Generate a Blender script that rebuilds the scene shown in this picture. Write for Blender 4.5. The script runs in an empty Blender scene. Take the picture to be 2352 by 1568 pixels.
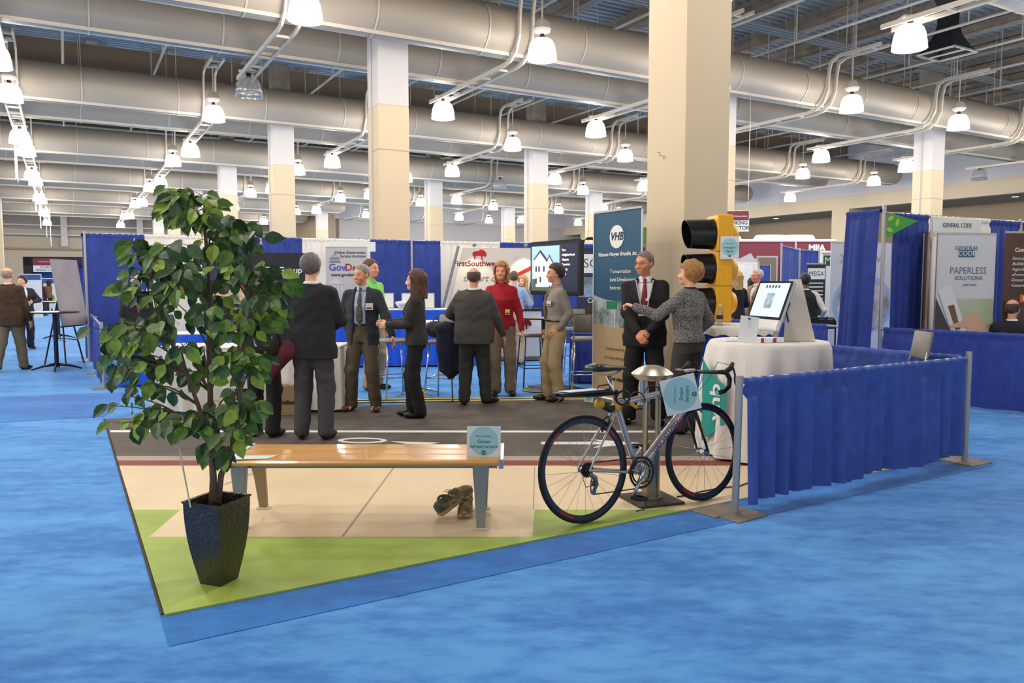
import bpy, math, random
import numpy as np
from math import sin, cos, pi, radians as R
from mathutils import Vector as V, Matrix

S = bpy.context.scene
COL = S.collection
# ---------------------------------------------------------------- camera
F_PX, CX, CY, HC = 1790.0, 1176.0, 784.0, 1.5
PITCH = math.atan(134 / F_PX)
cam = bpy.data.cameras.new('camera')
cam.sensor_width = 36.0
cam.lens = 36.0 * F_PX / 2352
cam.clip_end = 400
camo = bpy.data.objects.new('camera', cam)
COL.objects.link(camo)
camo.location = (0, 0, HC)
camo.rotation_euler = (pi / 2 - PITCH, 0, 0)
S.camera = camo
# ---------------------------------------------------------------- view + world
S.view_settings.view_transform = 'Standard'
S.view_settings.look = 'None'
S.view_settings.exposure = 0.2
S.view_settings.gamma = 1.0
S.view_settings.use_curve_mapping = False
W = bpy.data.worlds.new('world'); S.world = W
W.use_nodes = True
W.node_tree.nodes['Background'].inputs[0].default_value = (1.0, 0.93, 0.86, 1)
W.node_tree.nodes['Background'].inputs[1].default_value = 0.75
S.cycles.max_bounces = 4; S.cycles.diffuse_bounces = 2; S.cycles.light_sampling_threshold = .03; S.cycles.glossy_bounces = 3; S.cycles.transmission_bounces = 4; S.cycles.transparent_max_bounces = 6
LAMP_W = 225.0       # light of one pendant lamp
BOWL_E = 9.0         # glow of its glass bowl

def ray(u, v):
    x, y, z = (u - CX), F_PX, -(v - CY)
    return V((x, y * cos(PITCH) + z * sin(PITCH), -y * sin(PITCH) + z * cos(PITCH)))
def G(u, v, z=0.0):                 # the point of height z seen at u, v
    r = ray(u, v); t = (z - HC) / r.z
    return V((r.x * t, r.y * t, z))
def D(u, v, Y):                     # the point at distance Y seen at u, v
    r = ray(u, v); t = Y / r.y
    return V((r.x * t, Y, HC + r.z * t))
TH = R(29.7)                        # the hall's own grid
BX, AX = V((cos(TH), sin(TH), 0)), V((-sin(TH), cos(TH), 0))
def AB(a, b, z=0.0):
    p = AX * a + BX * b; p.z = z; return p
rng = random.Random(7)

# ---------------------------------------------------------------- materials
MATS = {}
def lin(c): return tuple((x / 12.92 if x <= .04045 else ((x + .055) / 1.055) ** 2.4) for x in c)
def mat(name, rgb, rough=.6, metal=0., emis=0., bump=0., bscale=40., vary=0., vscale=3., spec=None, coat=0., trans=0., alpha=1., ecol=None, rgb2=None, stretch=None):
    if name in MATS: return MATS[name]
    m = bpy.data.materials.new(name); m.use_nodes = True
    nt = m.node_tree; b = nt.nodes['Principled BSDF']
    c = lin([x / 255 for x in rgb]) + (1,)
    b.inputs['Base Color'].default_value = c
    b.inputs['Roughness'].default_value = rough
    b.inputs['Metallic'].default_value = metal
    if spec is not None: b.inputs['Specular IOR Level'].default_value = spec
    if coat: b.inputs['Coat Weight'].default_value = coat
    if trans: b.inputs['Transmission Weight'].default_value = trans
    if alpha < 1: b.inputs['Alpha'].default_value = alpha
    if emis:
        b.inputs['Emission Color'].default_value = (lin([x / 255 for x in ecol]) + (1,)) if ecol else c
        b.inputs['Emission Strength'].default_value = emis
    if vary or bump or rgb2:
        tc = nt.nodes.new('ShaderNodeTexCoord'); src = tc.outputs['Object']
        if stretch:
            mp = nt.nodes.new('ShaderNodeMapping'); mp.inputs['Scale'].default_value = stretch
            mp.inputs['Rotation'].default_value = (0, 0, TH if len(stretch) > 3 else 0)
            nt.links.new(src, mp.inputs[0]); src = mp.outputs[0]
        if vary or rgb2:
            n = nt.nodes.new('ShaderNodeTexNoise'); n.inputs['Scale'].default_value = vscale; n.inputs['Detail'].default_value = 5
            nt.links.new(src, n.inputs[0])
            mx = nt.nodes.new('ShaderNodeMix'); mx.data_type = 'RGBA'
            cr = nt.nodes.new('ShaderNodeMapRange'); cr.inputs[1].default_value = .35; cr.inputs[2].default_value = .65
            nt.links.new(n.outputs[0], cr.inputs[0]); nt.links.new(cr.outputs[0], mx.inputs[0])
            if rgb2: c2 = lin([x / 255 for x in rgb2]) + (1,); c1 = c
            else:
                c1 = tuple(min(1, x * (1 + vary)) for x in c[:3]) + (1,); c2 = tuple(x * (1 - vary) for x in c[:3]) + (1,)
            mx.inputs[6].default_value = c1; mx.inputs[7].default_value = c2
            nt.links.new(mx.outputs[2], b.inputs['Base Color'])
        if bump:
            n = nt.nodes.new('ShaderNodeTexNoise'); n.inputs['Scale'].default_value = bscale; n.inputs['Detail'].default_value = 3
            nt.links.new(src, n.inputs[0])
            bp = nt.nodes.new('ShaderNodeBump'); bp.inputs['Strength'].default_value = bump; bp.inputs['Distance'].default_value = .02
            nt.links.new(n.outputs[0], bp.inputs['Height']); nt.links.new(bp.outputs[0], b.inputs['Normal'])
    MATS[name] = m
    return m

# ---------------------------------------------------------------- objects
def link(o, parent=None):
    COL.objects.link(o)
    if parent is not None: o.parent = parent
    return o
def tag(o, label=None, cat=None, group=None, kind=None):
    if label: o['label'] = label
    if cat: o['category'] = cat
    if group: o['group'] = group
    if kind: o['kind'] = kind
    return o
def thing(name, label, cat, loc=(0, 0, 0), rz=0, group=None):
    o = bpy.data.objects.new(name, None); o.empty_display_size = .1
    o.location = loc; o.rotation_euler = (0, 0, rz); link(o)
    return tag(o, label, cat, group)
def rot_to(d):
    return V((0, 0, 1)).rotation_difference(V(d).normalized()).to_matrix()

class MB:
    def __init__(s): s.v, s.f, s.m = [], [], []
    def add(s, vs, fs, mi=0):
        n = len(s.v); s.v += [tuple(p) for p in vs]; s.f += [tuple(i + n for i in f) for f in fs]; s.m += [mi] * len(fs); return s
    def box(s, c, d, mi=0, rot=None, rz=0):
        hx, hy, hz = d[0] / 2, d[1] / 2, d[2] / 2
        M3 = rot if rot is not None else Matrix.Rotation(rz, 3, 'Z')
        vs = [M3 @ V((x * hx, y * hy, z * hz)) + V(c) for x in (-1, 1) for y in (-1, 1) for z in (-1, 1)]
        return s.add(vs, [(0, 1, 3, 2), (4, 6, 7, 5), (0, 4, 5, 1), (2, 3, 7, 6), (0, 2, 6, 4), (1, 5, 7, 3)], mi)
    def bbox(s, c, d, r=.01, mi=0, rot=None, rz=0):       # box with chamfered upright edges and rims
        hx, hy, hz = d[0] / 2, d[1] / 2, d[2] / 2
        r = min(r, hx * .9, hy * .9, hz * .9)
        M3 = rot if rot is not None else Matrix.Rotation(rz, 3, 'Z')
        vs = []
        for z, k in ((-hz, r), (-hz + r, 0), (hz - r, 0), (hz, r)):
            x, y = hx - k, hy - k
            vs += [(-x + r, -y, z), (x - r, -y, z), (x, -y + r, z), (x, y - r, z), (x - r, y, z), (-x + r, y, z), (-x, y - r, z), (-x, -y + r, z)]
        vs = [M3 @ V(p) + V(c) for p in vs]
        fs = []
        for i in range(3):
            for j in range(8):
                a, b = i * 8 + j, i * 8 + (j + 1) % 8
                fs.append((a, b, b + 8, a + 8))
        fs.append(tuple(range(7, -1, -1))); fs.append(tuple(range(24, 32)))
        return s.add(vs, fs, mi)
    def cyl(s, p0, p1, r0, r1=None, n=12, mi=0, cap=True):
        p0, p1 = V(p0), V(p1); r1 = r0 if r1 is None else r1
        M3 = rot_to(p1 - p0); vs = []
        for p, r in ((p0, r0), (p1, r1)):
            for i in range(n):
                t = 2 * pi * i / n; vs.append(p + M3 @ V((cos(t) * r, sin(t) * r, 0)))
        fs = [(i, (i + 1) % n, (i + 1) % n + n, i + n) for i in range(n)]
        if cap: fs += [tuple(range(n - 1, -1, -1)), tuple(range(n, 2 * n))]
        return s.add(vs, fs, mi)
    def tube(s, pts, r, n=8, mi=0, closed=False):
        pts = [V(p) for p in pts]; N = len(pts)
        rs = r if isinstance(r, (list, tuple)) else [r] * N
        vs = []; up = None
        for i, p in enumerate(pts):
            if closed: t = pts[(i + 1) % N] - pts[i - 1]
            else: t = pts[min(i + 1, N - 1)] - pts[max(i - 1, 0)]
            t.normalize()
            if up is None: up = t.orthogonal().normalized()
            up = (up - t * up.dot(t)).normalized(); sd = t.cross(up)
            for k in range(n):
                a = 2 * pi * k / n; vs.append(p + (up * cos(a) + sd * sin(a)) * rs[i])
        fs = []
        for i in range(N if closed else N - 1):
            j = (i + 1) % N
            for k in range(n):
                fs.append((i * n + k, i * n + (k + 1) % n, j * n + (k + 1) % n, j * n + k))
        if not closed: fs += [tuple(range(n - 1, -1, -1)), tuple(range((N - 1) * n, N * n))]
        return s.add(vs, fs, mi)
    def lathe(s, prof, c=(0, 0, 0), n=24, mi=0, rot=None, sx=1, sy=1):
        vs = []
        for r, z in prof:
            for i in range(n):
                t = 2 * pi * i / n; p = V((cos(t) * r * sx, sin(t) * r * sy, z))
                if rot is not None: p = rot @ p
                vs.append(p + V(c))
        fs = []
        for j in range(len(prof) - 1):
            for i in range(n):
                fs.append((j * n + i, j * n + (i + 1) % n, (j + 1) * n + (i + 1) % n, (j + 1) * n + i))
        if prof[0][0] > 1e-5: fs.append(tuple(range(n - 1, -1, -1)))
        if prof[-1][0] > 1e-5: fs.append(tuple(range((len(prof) - 1) * n, len(prof) * n)))
        return s.add(vs, fs, mi)
    def torus(s, c, R0, r, axis=(0, 1, 0), n=48, k=10, mi=0, rr=None):
        M3 = rot_to(axis)
        pts = [V(c) + M3 @ V((cos(2 * pi * i / n) * R0, sin(2 * pi * i / n) * R0, 0)) for i in range(n)]
        return s.tube(pts, r, k, mi, closed=True)
    def prism(s, poly, y0, y1, mi=0, M=None):            # outline in x,z pushed from y0 to y1
        n = len(poly); vs = [V((x, y0, z)) for x, z in poly] + [V((x, y1, z)) for x, z in poly]
        if M is not None: vs = [M @ p for p in vs]
        fs = [tuple(range(n)), tuple(range(2 * n - 1, n - 1, -1))] + [(i, i + n, (i + 1) % n + n, (i + 1) % n) for i in range(n)]
        return s.add(vs, fs, mi)
    def slab(s, poly, z0, z1, mi=0):                      # outline in x,y pushed from z0 to z1
        n = len(poly); vs = [(p[0], p[1], z0) for p in poly] + [(p[0], p[1], z1) for p in poly]
        fs = [tuple(range(n - 1, -1, -1)), tuple(range(n, 2 * n))] + [(i, (i + 1) % n, (i + 1) % n + n, i + n) for i in range(n)]
        return s.add(vs, fs, mi)
    def grid(s, rows, mi=0, flip=False):
        m = len(rows[0]); vs = [p for r in rows for p in r]; fs = []
        for i in range(len(rows) - 1):
            for j in range(m - 1):
                a = i * m + j; fs.append((a, a + 1, a + m + 1, a + m) if not flip else (a, a + m, a + m + 1, a + 1))
        return s.add(vs, fs, mi)
    def build(s, name, m, parent=None, smooth=False, loc=None, auto=None):
        me = bpy.data.meshes.new(name)
        me.from_pydata(s.v, [], s.f)
        for x in (m if isinstance(m, (list, tuple)) else [m]): me.materials.append(x)
        if any(s.m): me.polygons.foreach_set('material_index', s.m)
        if smooth: 
            me.polygons.foreach_set('use_smooth', [True] * len(s.f))
            if auto: me.set_sharp_from_angle(angle=R(auto))
        me.update()
        o = bpy.data.objects.new(name, me); link(o, parent)
        if loc is not None: o.location = loc
        return o

def text_mesh(txt, size, depth=.002, shear=0., offset=0., align='CENTER', space=1.):
    cu = bpy.data.curves.new('lettering', 'FONT'); cu.body = txt; cu.size = size; cu.extrude = depth / 2
    cu.shear = shear; cu.offset = offset; cu.align_x = align; cu.align_y = 'CENTER'; cu.resolution_u = 3; cu.space_character = space
    o = bpy.data.objects.new('lettering', cu); COL.objects.link(o)
    dg = bpy.context.evaluated_depsgraph_get(); dg.update()
    me = bpy.data.meshes.new_from_object(o.evaluated_get(dg))
    bpy.data.objects.remove(o); bpy.data.curves.remove(cu)
    return me
def text(txt, size, m, parent, loc, rot=(pi / 2, 0, 0), sx=1., name='lettering', **k):
    me = text_mesh(txt, size, **k)
    me.materials.clear(); me.materials.append(m)
    o = bpy.data.objects.new(name, me); link(o, parent); o.location = loc; o.rotation_euler = rot; o.scale = (sx, 1, 1)
    return o
def disc(r, n=32, sx=1): return [(cos(2 * pi * i / n) * r * sx, sin(2 * pi * i / n) * r) for i in range(n)]
def copy_tree(o, parent=None):
    c = o.copy(); COL.objects.link(c)
    if parent is not None: c.parent = parent
    for ch in list(CH.get(o.name, [])): copy_tree(bpy.data.objects[ch], c)
    return c
CH = {}
def remember(o):
    CH[o.name] = [x.name for x in COL.objects if x.parent == o]
    for x in CH[o.name]: remember(bpy.data.objects[x])
# ================================================================= THE HALL
white_paint = mat('white_paint', (214, 208, 204), .7, bump=.05)
cream_paint = mat('cream_paint', (218, 198, 164), .7, bump=.06, bscale=60)
tan_paint = mat('tan_paint', (168, 146, 118), .75)
duct_metal = mat('duct_metal', (180, 166, 146), .55, .15, bump=.02, bscale=8)
tray_metal = mat('tray_metal', (208, 196, 178), .5, .1)
deck_paint = mat('deck_paint', (176, 174, 166), .6)
beam_paint = mat('beam_paint', (176, 162, 142), .75, vary=.12)
dark_steel = mat('dark_steel', (158, 138, 112), .7)
black_plastic = mat('black_plastic', (20, 20, 22), .4)
ORD = ['first', 'second', 'third', 'fourth', 'fifth', 'sixth', 'seventh', 'eighth', 'ninth', 'tenth', 'eleventh', 'twelfth', 'thirteenth', 'fourteenth', 'fifteenth']
BAY, A0, B0 = 10.4, 17.5, 6.66
AMAX, BMAX = 80., 41.

def carpet(name, c1, c2, sx=1.0):
    m = bpy.data.materials.new(name); m.use_nodes = True; nt = m.node_tree; b = nt.nodes['Principled BSDF']
    tc = nt.nodes.new('ShaderNodeTexCoord')
    mp = nt.nodes.new('ShaderNodeMapping'); mp.inputs['Rotation'].default_value = (0, 0, -.15); mp.inputs['Scale'].default_value = (.6, 1.9, 1)
    nt.links.new(tc.outputs['Object'], mp.inputs[0])
    n1 = nt.nodes.new('ShaderNodeTexNoise'); n1.inputs['Scale'].default_value = 1.0; n1.inputs['Detail'].default_value = 6; n1.inputs['Roughness'].default_value = .6
    nt.links.new(mp.outputs[0], n1.inputs[0])
    n2 = nt.nodes.new('ShaderNodeTexNoise'); n2.inputs['Scale'].default_value = 7.0; n2.inputs['Detail'].default_value = 7; n2.inputs['Roughness'].default_value = .65
    mp2 = nt.nodes.new('ShaderNodeMapping'); mp2.inputs['Scale'].default_value = (.7, 1.5, 1); mp2.inputs['Rotation'].default_value = (0, 0, -.35)
    nt.links.new(tc.outputs['Object'], mp2.inputs[0]); nt.links.new(mp2.outputs[0], n2.inputs[0])
    ad = nt.nodes.new('ShaderNodeMath'); ad.operation = 'ADD'; nt.links.new(n1.outputs[0], ad.inputs[0]); nt.links.new(n2.outputs[0], ad.inputs[1])
    cr = nt.nodes.new('ShaderNodeMapRange'); cr.inputs[1].default_value = .8; cr.inputs[2].default_value = 1.14; nt.links.new(ad.outputs[0], cr.inputs[0])
    mx = nt.nodes.new('ShaderNodeMix'); mx.data_type = 'RGBA'; nt.links.new(cr.outputs[0], mx.inputs[0])
    mx.inputs[6].default_value = lin([x / 255 for x in c2]) + (1,); mx.inputs[7].default_value = lin([x / 255 for x in c1]) + (1,)
    nt.links.new(mx.outputs[2], b.inputs['Base Color'])
    b.inputs['Roughness'].default_value = .85; b.inputs['Specular IOR Level'].default_value = .25
    b.inputs['Sheen Weight'].default_value = .35; b.inputs['Sheen Roughness'].default_value = .5
    b.inputs['Sheen Tint'].default_value = (.6, .8, 1, 1)
    n3 = nt.nodes.new('ShaderNodeTexNoise'); n3.inputs['Scale'].default_value = 160; n3.inputs['Detail'].default_value = 2
    nt.links.new(tc.outputs['Object'], n3.inputs[0])
    bp = nt.nodes.new('ShaderNodeBump'); bp.inputs['Strength'].default_value = .45; bp.inputs['Distance'].default_value = .01
    nt.links.new(n3.outputs[0], bp.inputs['Height']); nt.links.new(bp.outputs[0], b.inputs['Normal'])
    MATS[name] = m
    return m
carpet_blue = carpet('carpet_blue', (84, 164, 240), (34, 118, 208))
carpet_deep = carpet('carpet_deep', (22, 124, 216), (14, 94, 182))

def struct(o): o['kind'] = 'structure'; return o
fl = MB(); fl.slab([AB(-14, -14), AB(-14, BMAX + 6), AB(AMAX + 6, BMAX + 6), AB(AMAX + 6, -14)], -.1, 0)
struct(fl.build('floor', carpet_blue))
# strip of the booth's own, deeper carpet showing along the front and left of the printed mat
C0 = G(378, 1410); C1 = G(1600, 1166); E0 = G(388, 1485); L0 = G(240, 957)
fr = (C1 - C0).normalized(); lf = (L0 - C0).normalized()
st = MB(); st.slab([E0, E0 + fr * 6.3, E0 + fr * 6.3 + lf * 1.5, E0 + lf * 1.5], .0005, .003)
struct(st.build('floor_carpet_strip', carpet_deep))
st = MB(); st.slab([G(-60, 974), G(240, 957), G(300, 900), G(-60, 914)], .0005, .003); struct(st.build('floor_carpet_strip', carpet_deep))

# ceiling deck with trapezoid ribs that run along b, seen from beneath
ce = MB()
rows = []; a = -14.0
prof = []
while a < AMAX + 1:
    prof += [(a, 10.55), (a + .10, 10.55), (a + .13, 10.47), (a + .27, 10.47), (a + .30, 10.55)]; a += .30
rows = [[AB(p[0], bb, p[1]) for p in prof] for bb in (-14, BMAX)]
ce.grid(rows)
struct(ce.build('ceiling', deck_paint))
tp = MB(); tp.slab([AB(-14, -14), AB(-14, BMAX + 6), AB(AMAX + 6, BMAX + 6), AB(AMAX + 6, -14)], 10.6, 10.9)
struct(tp.build('ceiling_slab', beam_paint))

def hall_box(mb, a0, a1, b0, b1, z0, z1, mi=0):
    mb.slab([AB(a0, b0), AB(a0, b1), AB(a1, b1), AB(a1, b0)], z0, z1, mi)
# ---- columns
def column(a, b, w, name='column', loc=None, top=10.5, white=5.55, all_cream=False):
    p = loc if loc is not None else AB(a, b)
    o = thing(name, None, None, (p.x, p.y, 0), TH); o['kind'] = 'structure'
    h = w / 2
    m = MB(); m.bbox((0, 0, top / 2 if all_cream else white / 2), (w, w, top if all_cream else white), .012)
    m.build('shaft', cream_paint, o)
    if not all_cream:
        m = MB(); m.bbox((0, 0, (7.3 + white) / 2), (w - .004, w - .004, 7.3 - white), .012); m.build('upper_shaft', white_paint, o)
        m = MB(); m.bbox((0, 0, (top + 7.3) / 2), (w * .8, w * .8, top - 7.3), .012); m.build('column_head', beam_paint, o)
        m = MB(); m.box((-h - .04, .05, 3.6), (.03, .03, 7.0)); m.build('pipe', white_paint, o)
        m = MB(); m.box((0, 0, 4.55), (w + .012, w + .012, .025)); m.build('joint', mat('joint', (190, 170, 140)), o)
    return o
BIG = V((2.22, 10.0, 0))
column(0, 0, .72, loc=BIG, all_cream=True)
for i, j in [(0, 0), (0, 1), (1, 0), (1, 1), (2, 0), (2, 1), (2, 2), (3, 2), (3, 1), (0, 2), (1, 2), (4, -1), (3, 0), (4, 0), (4, 1), (0, 3), (5, 0)]:
    if (i, j) == (3, 1): continue
    column(A0 + BAY * i, B0 + BAY * j, .74)
# ---- end walls
w = MB(); hall_box(w, -14, 62, BMAX, BMAX + .3, 6.75, 10.6)
struct(w.build('wall_right_upper', white_paint))
w = MB(); hall_box(w, -14, 62, BMAX - .01, BMAX + .5, 5.95, 6.75); struct(w.build('wall_right_fascia', cream_paint))
w = MB(); hall_box(w, -14, 62, BMAX + .5, BMAX + 4.5, 5.95, 6.1); struct(w.build('ceiling_soffit', tan_paint))
w = MB(); hall_box(w, -14, 62, BMAX + 4.4, BMAX + 4.8, 0, 6.0); struct(w.build('wall_right_back', tan_paint))
w = MB(); hall_box(w, 62, 62.3, 19, BMAX + 5, 0, 6.7); struct(w.build('wall_far', mat('wall_grey', (188, 182, 176), .8)))
w = MB(); hall_box(w, 61.98, 62.3, 19, BMAX + 5, 6.7, 10.6); struct(w.build('wall_far_upper', white_paint))
w = MB(); hall_box(w, 62, AMAX, 19, 19.3, 0, 10.6); struct(w.build('wall_return', tan_paint))
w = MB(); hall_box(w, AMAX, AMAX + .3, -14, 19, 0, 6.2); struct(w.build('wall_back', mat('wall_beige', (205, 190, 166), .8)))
w = MB(); hall_box(w, AMAX - .02, AMAX + .3, -14, 19, 6.2, 10.6); struct(w.build('wall_back_upper', mat('wall_taupe', (168, 160, 150), .8)))  # upper wall in a darker, greyer tone than the wall below
w = MB(); hall_box(w, AMAX - .3, AMAX - .05, -14, 19, 4.4, 4.55); struct(w.build('trim_1', tan_paint))
for k in range(5):     # wide piers between the openings of the right-hand wall
    w = MB(); aa = 4 + 13.5 * k; hall_box(w, aa, aa + 1.2, BMAX - .04, BMAX + 4.5, 0, 5.96); struct(w.build('wall_right_pier', cream_paint))
dl = mat('downlight', (255, 244, 224), emis=6)
for k in range(9):
    p = AB(12 + 5.2 * k, BMAX + 1.6, 5.94)
    o = thing('recessed_downlight', 'small round soffit downlight above the far right wall openings, %s from the right' % ORD[k], 'downlight', (p.x, p.y, p.z), 0, 'soffit downlights')
    m = MB(); m.lathe([(.16, 0), (.16, -.015), (.2, -.02), (.2, 0)], n=16); m.build('trim_ring', white_paint, o)
    m = MB(); m.cyl((0, 0, -.012), (0, 0, -.002), .15, n=16); m.build('lens', dl, o)
# panel joints and exposed steel on the far left
for k in range(5):
    p = AB(AMAX - 1.0, -12 + 6 * k)
    o = thing('truss_post', 'pale steel hanger post of the far left roof truss, %s from the left' % ORD[k], 'truss post', (p.x, p.y, 0), TH, 'far truss posts')
    m = MB(); m.box((0, 0, 7.2), (.5, .4, 5.0)); m.build('post', white_paint, o)
w = MB()
for z in (5.6, 6.4, 8.6): hall_box(w, AMAX - 1.4, AMAX - 1.1, -14, 19, z, z + .12)
tag(w.build('roof_truss', mat('truss_paint', (206, 200, 190), .7)), 'pale steel roof truss spanning the far left end of the hall', 'truss')

# ---- roof steel: beams along a, girders along b
def bar_thing(name, label, cat, group, build, p, rz, m):
    o = build.build(name, m); o.location = p; o.rotation_euler = (0, 0, rz); tag(o, label, cat, group); return o
k = 0; b = -11.9
while b < BMAX:
    m = MB(); L = AMAX + 12
    m.box((0, L / 2 - 12, 10.2), (.30, L, .03)); m.box((0, L / 2 - 12, 10.45), (.05, L, .5)); m.box((0, L / 2 - 12, 9.93), (.34, L, .04)); m.box((0, L / 2 - 12, 10.1), (.05, L, .4))
    o = m.build('roof_beam', beam_paint); o.location = BX * b; o.rotation_euler = (0, 0, TH)
    tag(o, 'deep steel roof beam running away under the ribbed ceiling deck', 'roof beam', 'roof beams'); struct(o)
    b += 2.6
for i in range(-1, 6):
    aa = A0 + BAY * i + 3.4
    m = MB(); m.box((BMAX / 2 - 7, 0, 9.2), (BMAX + 14, .06, .9)); m.box((BMAX / 2 - 7, 0, 8.73), (BMAX + 14, .36, .05)); m.box((BMAX / 2 - 7, 0, 9.68), (BMAX + 14, .36, .05))
    o = m.build('roof_girder', dark_steel); o.location = AX * aa; o.rotation_euler = (0, 0, TH)
    tag(o, 'dark steel girder crossing between the duct rows', 'girder', 'roof girders'); struct(o)

# ---- round ducts, two to a row
def duct(a, b0, b1, z, r, label):
    o = thing('air_duct', label, 'duct', (0, 0, 0), TH, 'round ceiling ducts'); o.location = AX * a
    n = 28; m = MB()
    def ring(b, rr): return [V((b, cos(2 * pi * i / n) * rr, z + sin(2 * pi * i / n) * rr)) for i in range(n)] 
    rows = [ring(b0, r), ring(b1, r)]
    end = [ring(b1 + .25, r * .92), ring(b1 + .42, r * .7), ring(b1 + .48, r * .3)]
    rows = rows + end; rows = [q + [q[0]] for q in rows]
    m.grid(rows); m.build('duct_skin', duct_metal, o, True, auto=30)
    m = MB(); s = -1
    m.box(((b0 + b1) / 2, -r * .42, z - r * .95), (b1 - b0, .07, .035)); m.box(((b0 + b1) / 2, -r * .42 - .02, z - r * .93), (b1 - b0, .015, .09))
    m.build('rail', tray_metal, o)
    bb = b0 + 1.1; k = 0
    seam = MB(); rows = [[V((d, cos(2 * pi * i / n) * (r + .012), z + sin(2 * pi * i / n) * (r + .012))) for i in range(n + 1)] for d in (-.02, .02)]
    seam.grid(rows); seam.cyl((0, 0, z + r), (0, 0, 10.4), .012, n=5); so = None
    while bb < b1 - .5:
        if so is None: so = seam.build('strap', tray_metal, o)
        else: so = so.copy(); COL.objects.link(so)
        so.location = (bb, 0, 0); bb += 2.6
    return o
for i in range(-1, 6):
    aa = A0 + BAY * i
    nm = ORD[i + 1]
    b0 = -13.5
    r = .56
    duct(aa - 1.25, b0, 38.5 if i < 4 else 18, 7.28, r, 'silver round duct, front one of the %s pair counted from the front' % nm)
    duct(aa + 1.35, b0, 36.0 if i < 4 else 18, 7.22, r * .96, 'silver round duct, rear one of the %s pair counted from the front' % nm)

# ---- pendants
bowl_lit = mat('bowl_lit', (255, 250, 248), .3, emis=BOWL_E)
bowl_lit_rim = mat('bowl_rim', (236, 232, 232), .25, emis=1.1)
glass = mat('lamp_glass', (200, 196, 190), .12, trans=.55, alpha=.55)
bowl_prof = [(.05, .46), (.13, .455), (.2, .43), (.25, .37), (.285, .28), (.305, .17), (.318, .09)]
rim_prof = [(.318, .09), (.325, .02), (.33, 0), (.318, .01), (.31, .09)]
for _m in ('bowl_lit', 'bowl_rim'): MATS[_m].cycles.emission_sampling = 'NONE'
def make_pendant(lit, high):
    o = thing('pendant_lamp', 'x', 'pendant lamp', (0, 0, 0), 0, 'bell shaped pendant lamps')
    m = MB(); m.lathe(bowl_prof, n=18); bw = m.build('glass_bowl', bowl_lit if lit else glass, o, True)
    m = MB(); m.lathe(rim_prof, n=18); m.build('rim', bowl_lit_rim if lit else glass, o, True)
    m = MB(); m.cyl((0, 0, .44), (0, 0, .56), .06, .05, n=10); m.build('socket', black_plastic, o)
    if high:
        m = MB(); m.lathe([(.0, .86), (.09, .86), (.15, .8), (.2, .66), (.17, .6), (.06, .56), (0, .56)], n=12); m.build('ballast_housing', tray_metal, o, True, auto=40)
        m = MB(); m.cyl((0, 0, .84), (0, 0, 1.62), .02, n=6); m.box((0, 0, 1.62), (.36, .2, .06)); m.build('stem', tray_metal, o)
    else:
        m = MB(); m.bbox((0, 0, .585), (.4, .3, .06)); m.build('mounting_plate', tray_metal, o)
    remember(o); return o
P_LIT, P_LIT2, P_OFF = make_pendant(True, True), make_pendant(True, False), make_pendant(False, False)
used = set()
lamp_light = bpy.data.lights.new('lamp_light', 'POINT'); lamp_light.energy = LAMP_W; lamp_light.color = (1.0, .93, .84); lamp_light.shadow_soft_size = .22
ZL = 6.38
def project(p):
    q = V(p) - V((0, 0, HC)); f = q.y * cos(PITCH) - q.z * sin(PITCH)
    if f < .1: return None
    return CX + F_PX * q.x / f, CY - F_PX * (q.z * cos(PITCH) + q.y * sin(PITCH)) / f
rowsB = [B0 - 2.6 + 5.2 * k for k in range(-3, 7)]
for bi, bb in enumerate(rowsB):
    seen = 0
    for ai in range(-2, 12):
        aa = A0 - 2.6 + 5.2 * ai
        if aa > 60 and bb > 18: continue
        p = AB(aa, bb, ZL); q = project(p); vis = q and -40 < q[0] < 2392 and -60 < q[1] < 1568
        if not vis and (aa > 22 or aa < -9): continue
        lit = not ((ai == 1 and bi == 3) or (ai == 4 and bi == 6) or (ai == 1 and bi == 9))
        high = ai % 2 == 0
        if not high: p.z = 6.05
        proto = (P_LIT if high else P_LIT2) if lit else P_OFF
        o = proto if proto.name not in used else copy_tree(proto); used.add(proto.name)
        o.location = p
        if vis: seen += 1
        outs = 0 if vis else ai + 3
        rowname = {1: 'over the far left aisle', 2: 'leftmost', 3: 'second from the left', 4: 'third from the left', 5: 'fourth from the left', 6: 'fifth from the left', 7: 'sixth from the left', 8: 'seventh from the left', 9: 'rightmost'}.get(bi, 'outside')
        o['label'] = ('glowing' if lit else 'unlit clear') + ' bell pendant lamp, %s from the front in the %s row' % (ORD[max(seen - 1, 0)], rowname)
        if outs: o['label'] = 'pendant lamp out of view, %s along the %s row of the hall' % (ORD[outs - 1], ORD[bi])
        if lit:
            l = bpy.data.objects.new('lamp_glow', lamp_light); link(l, o); l.location = (0, 0, -.06)
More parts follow.
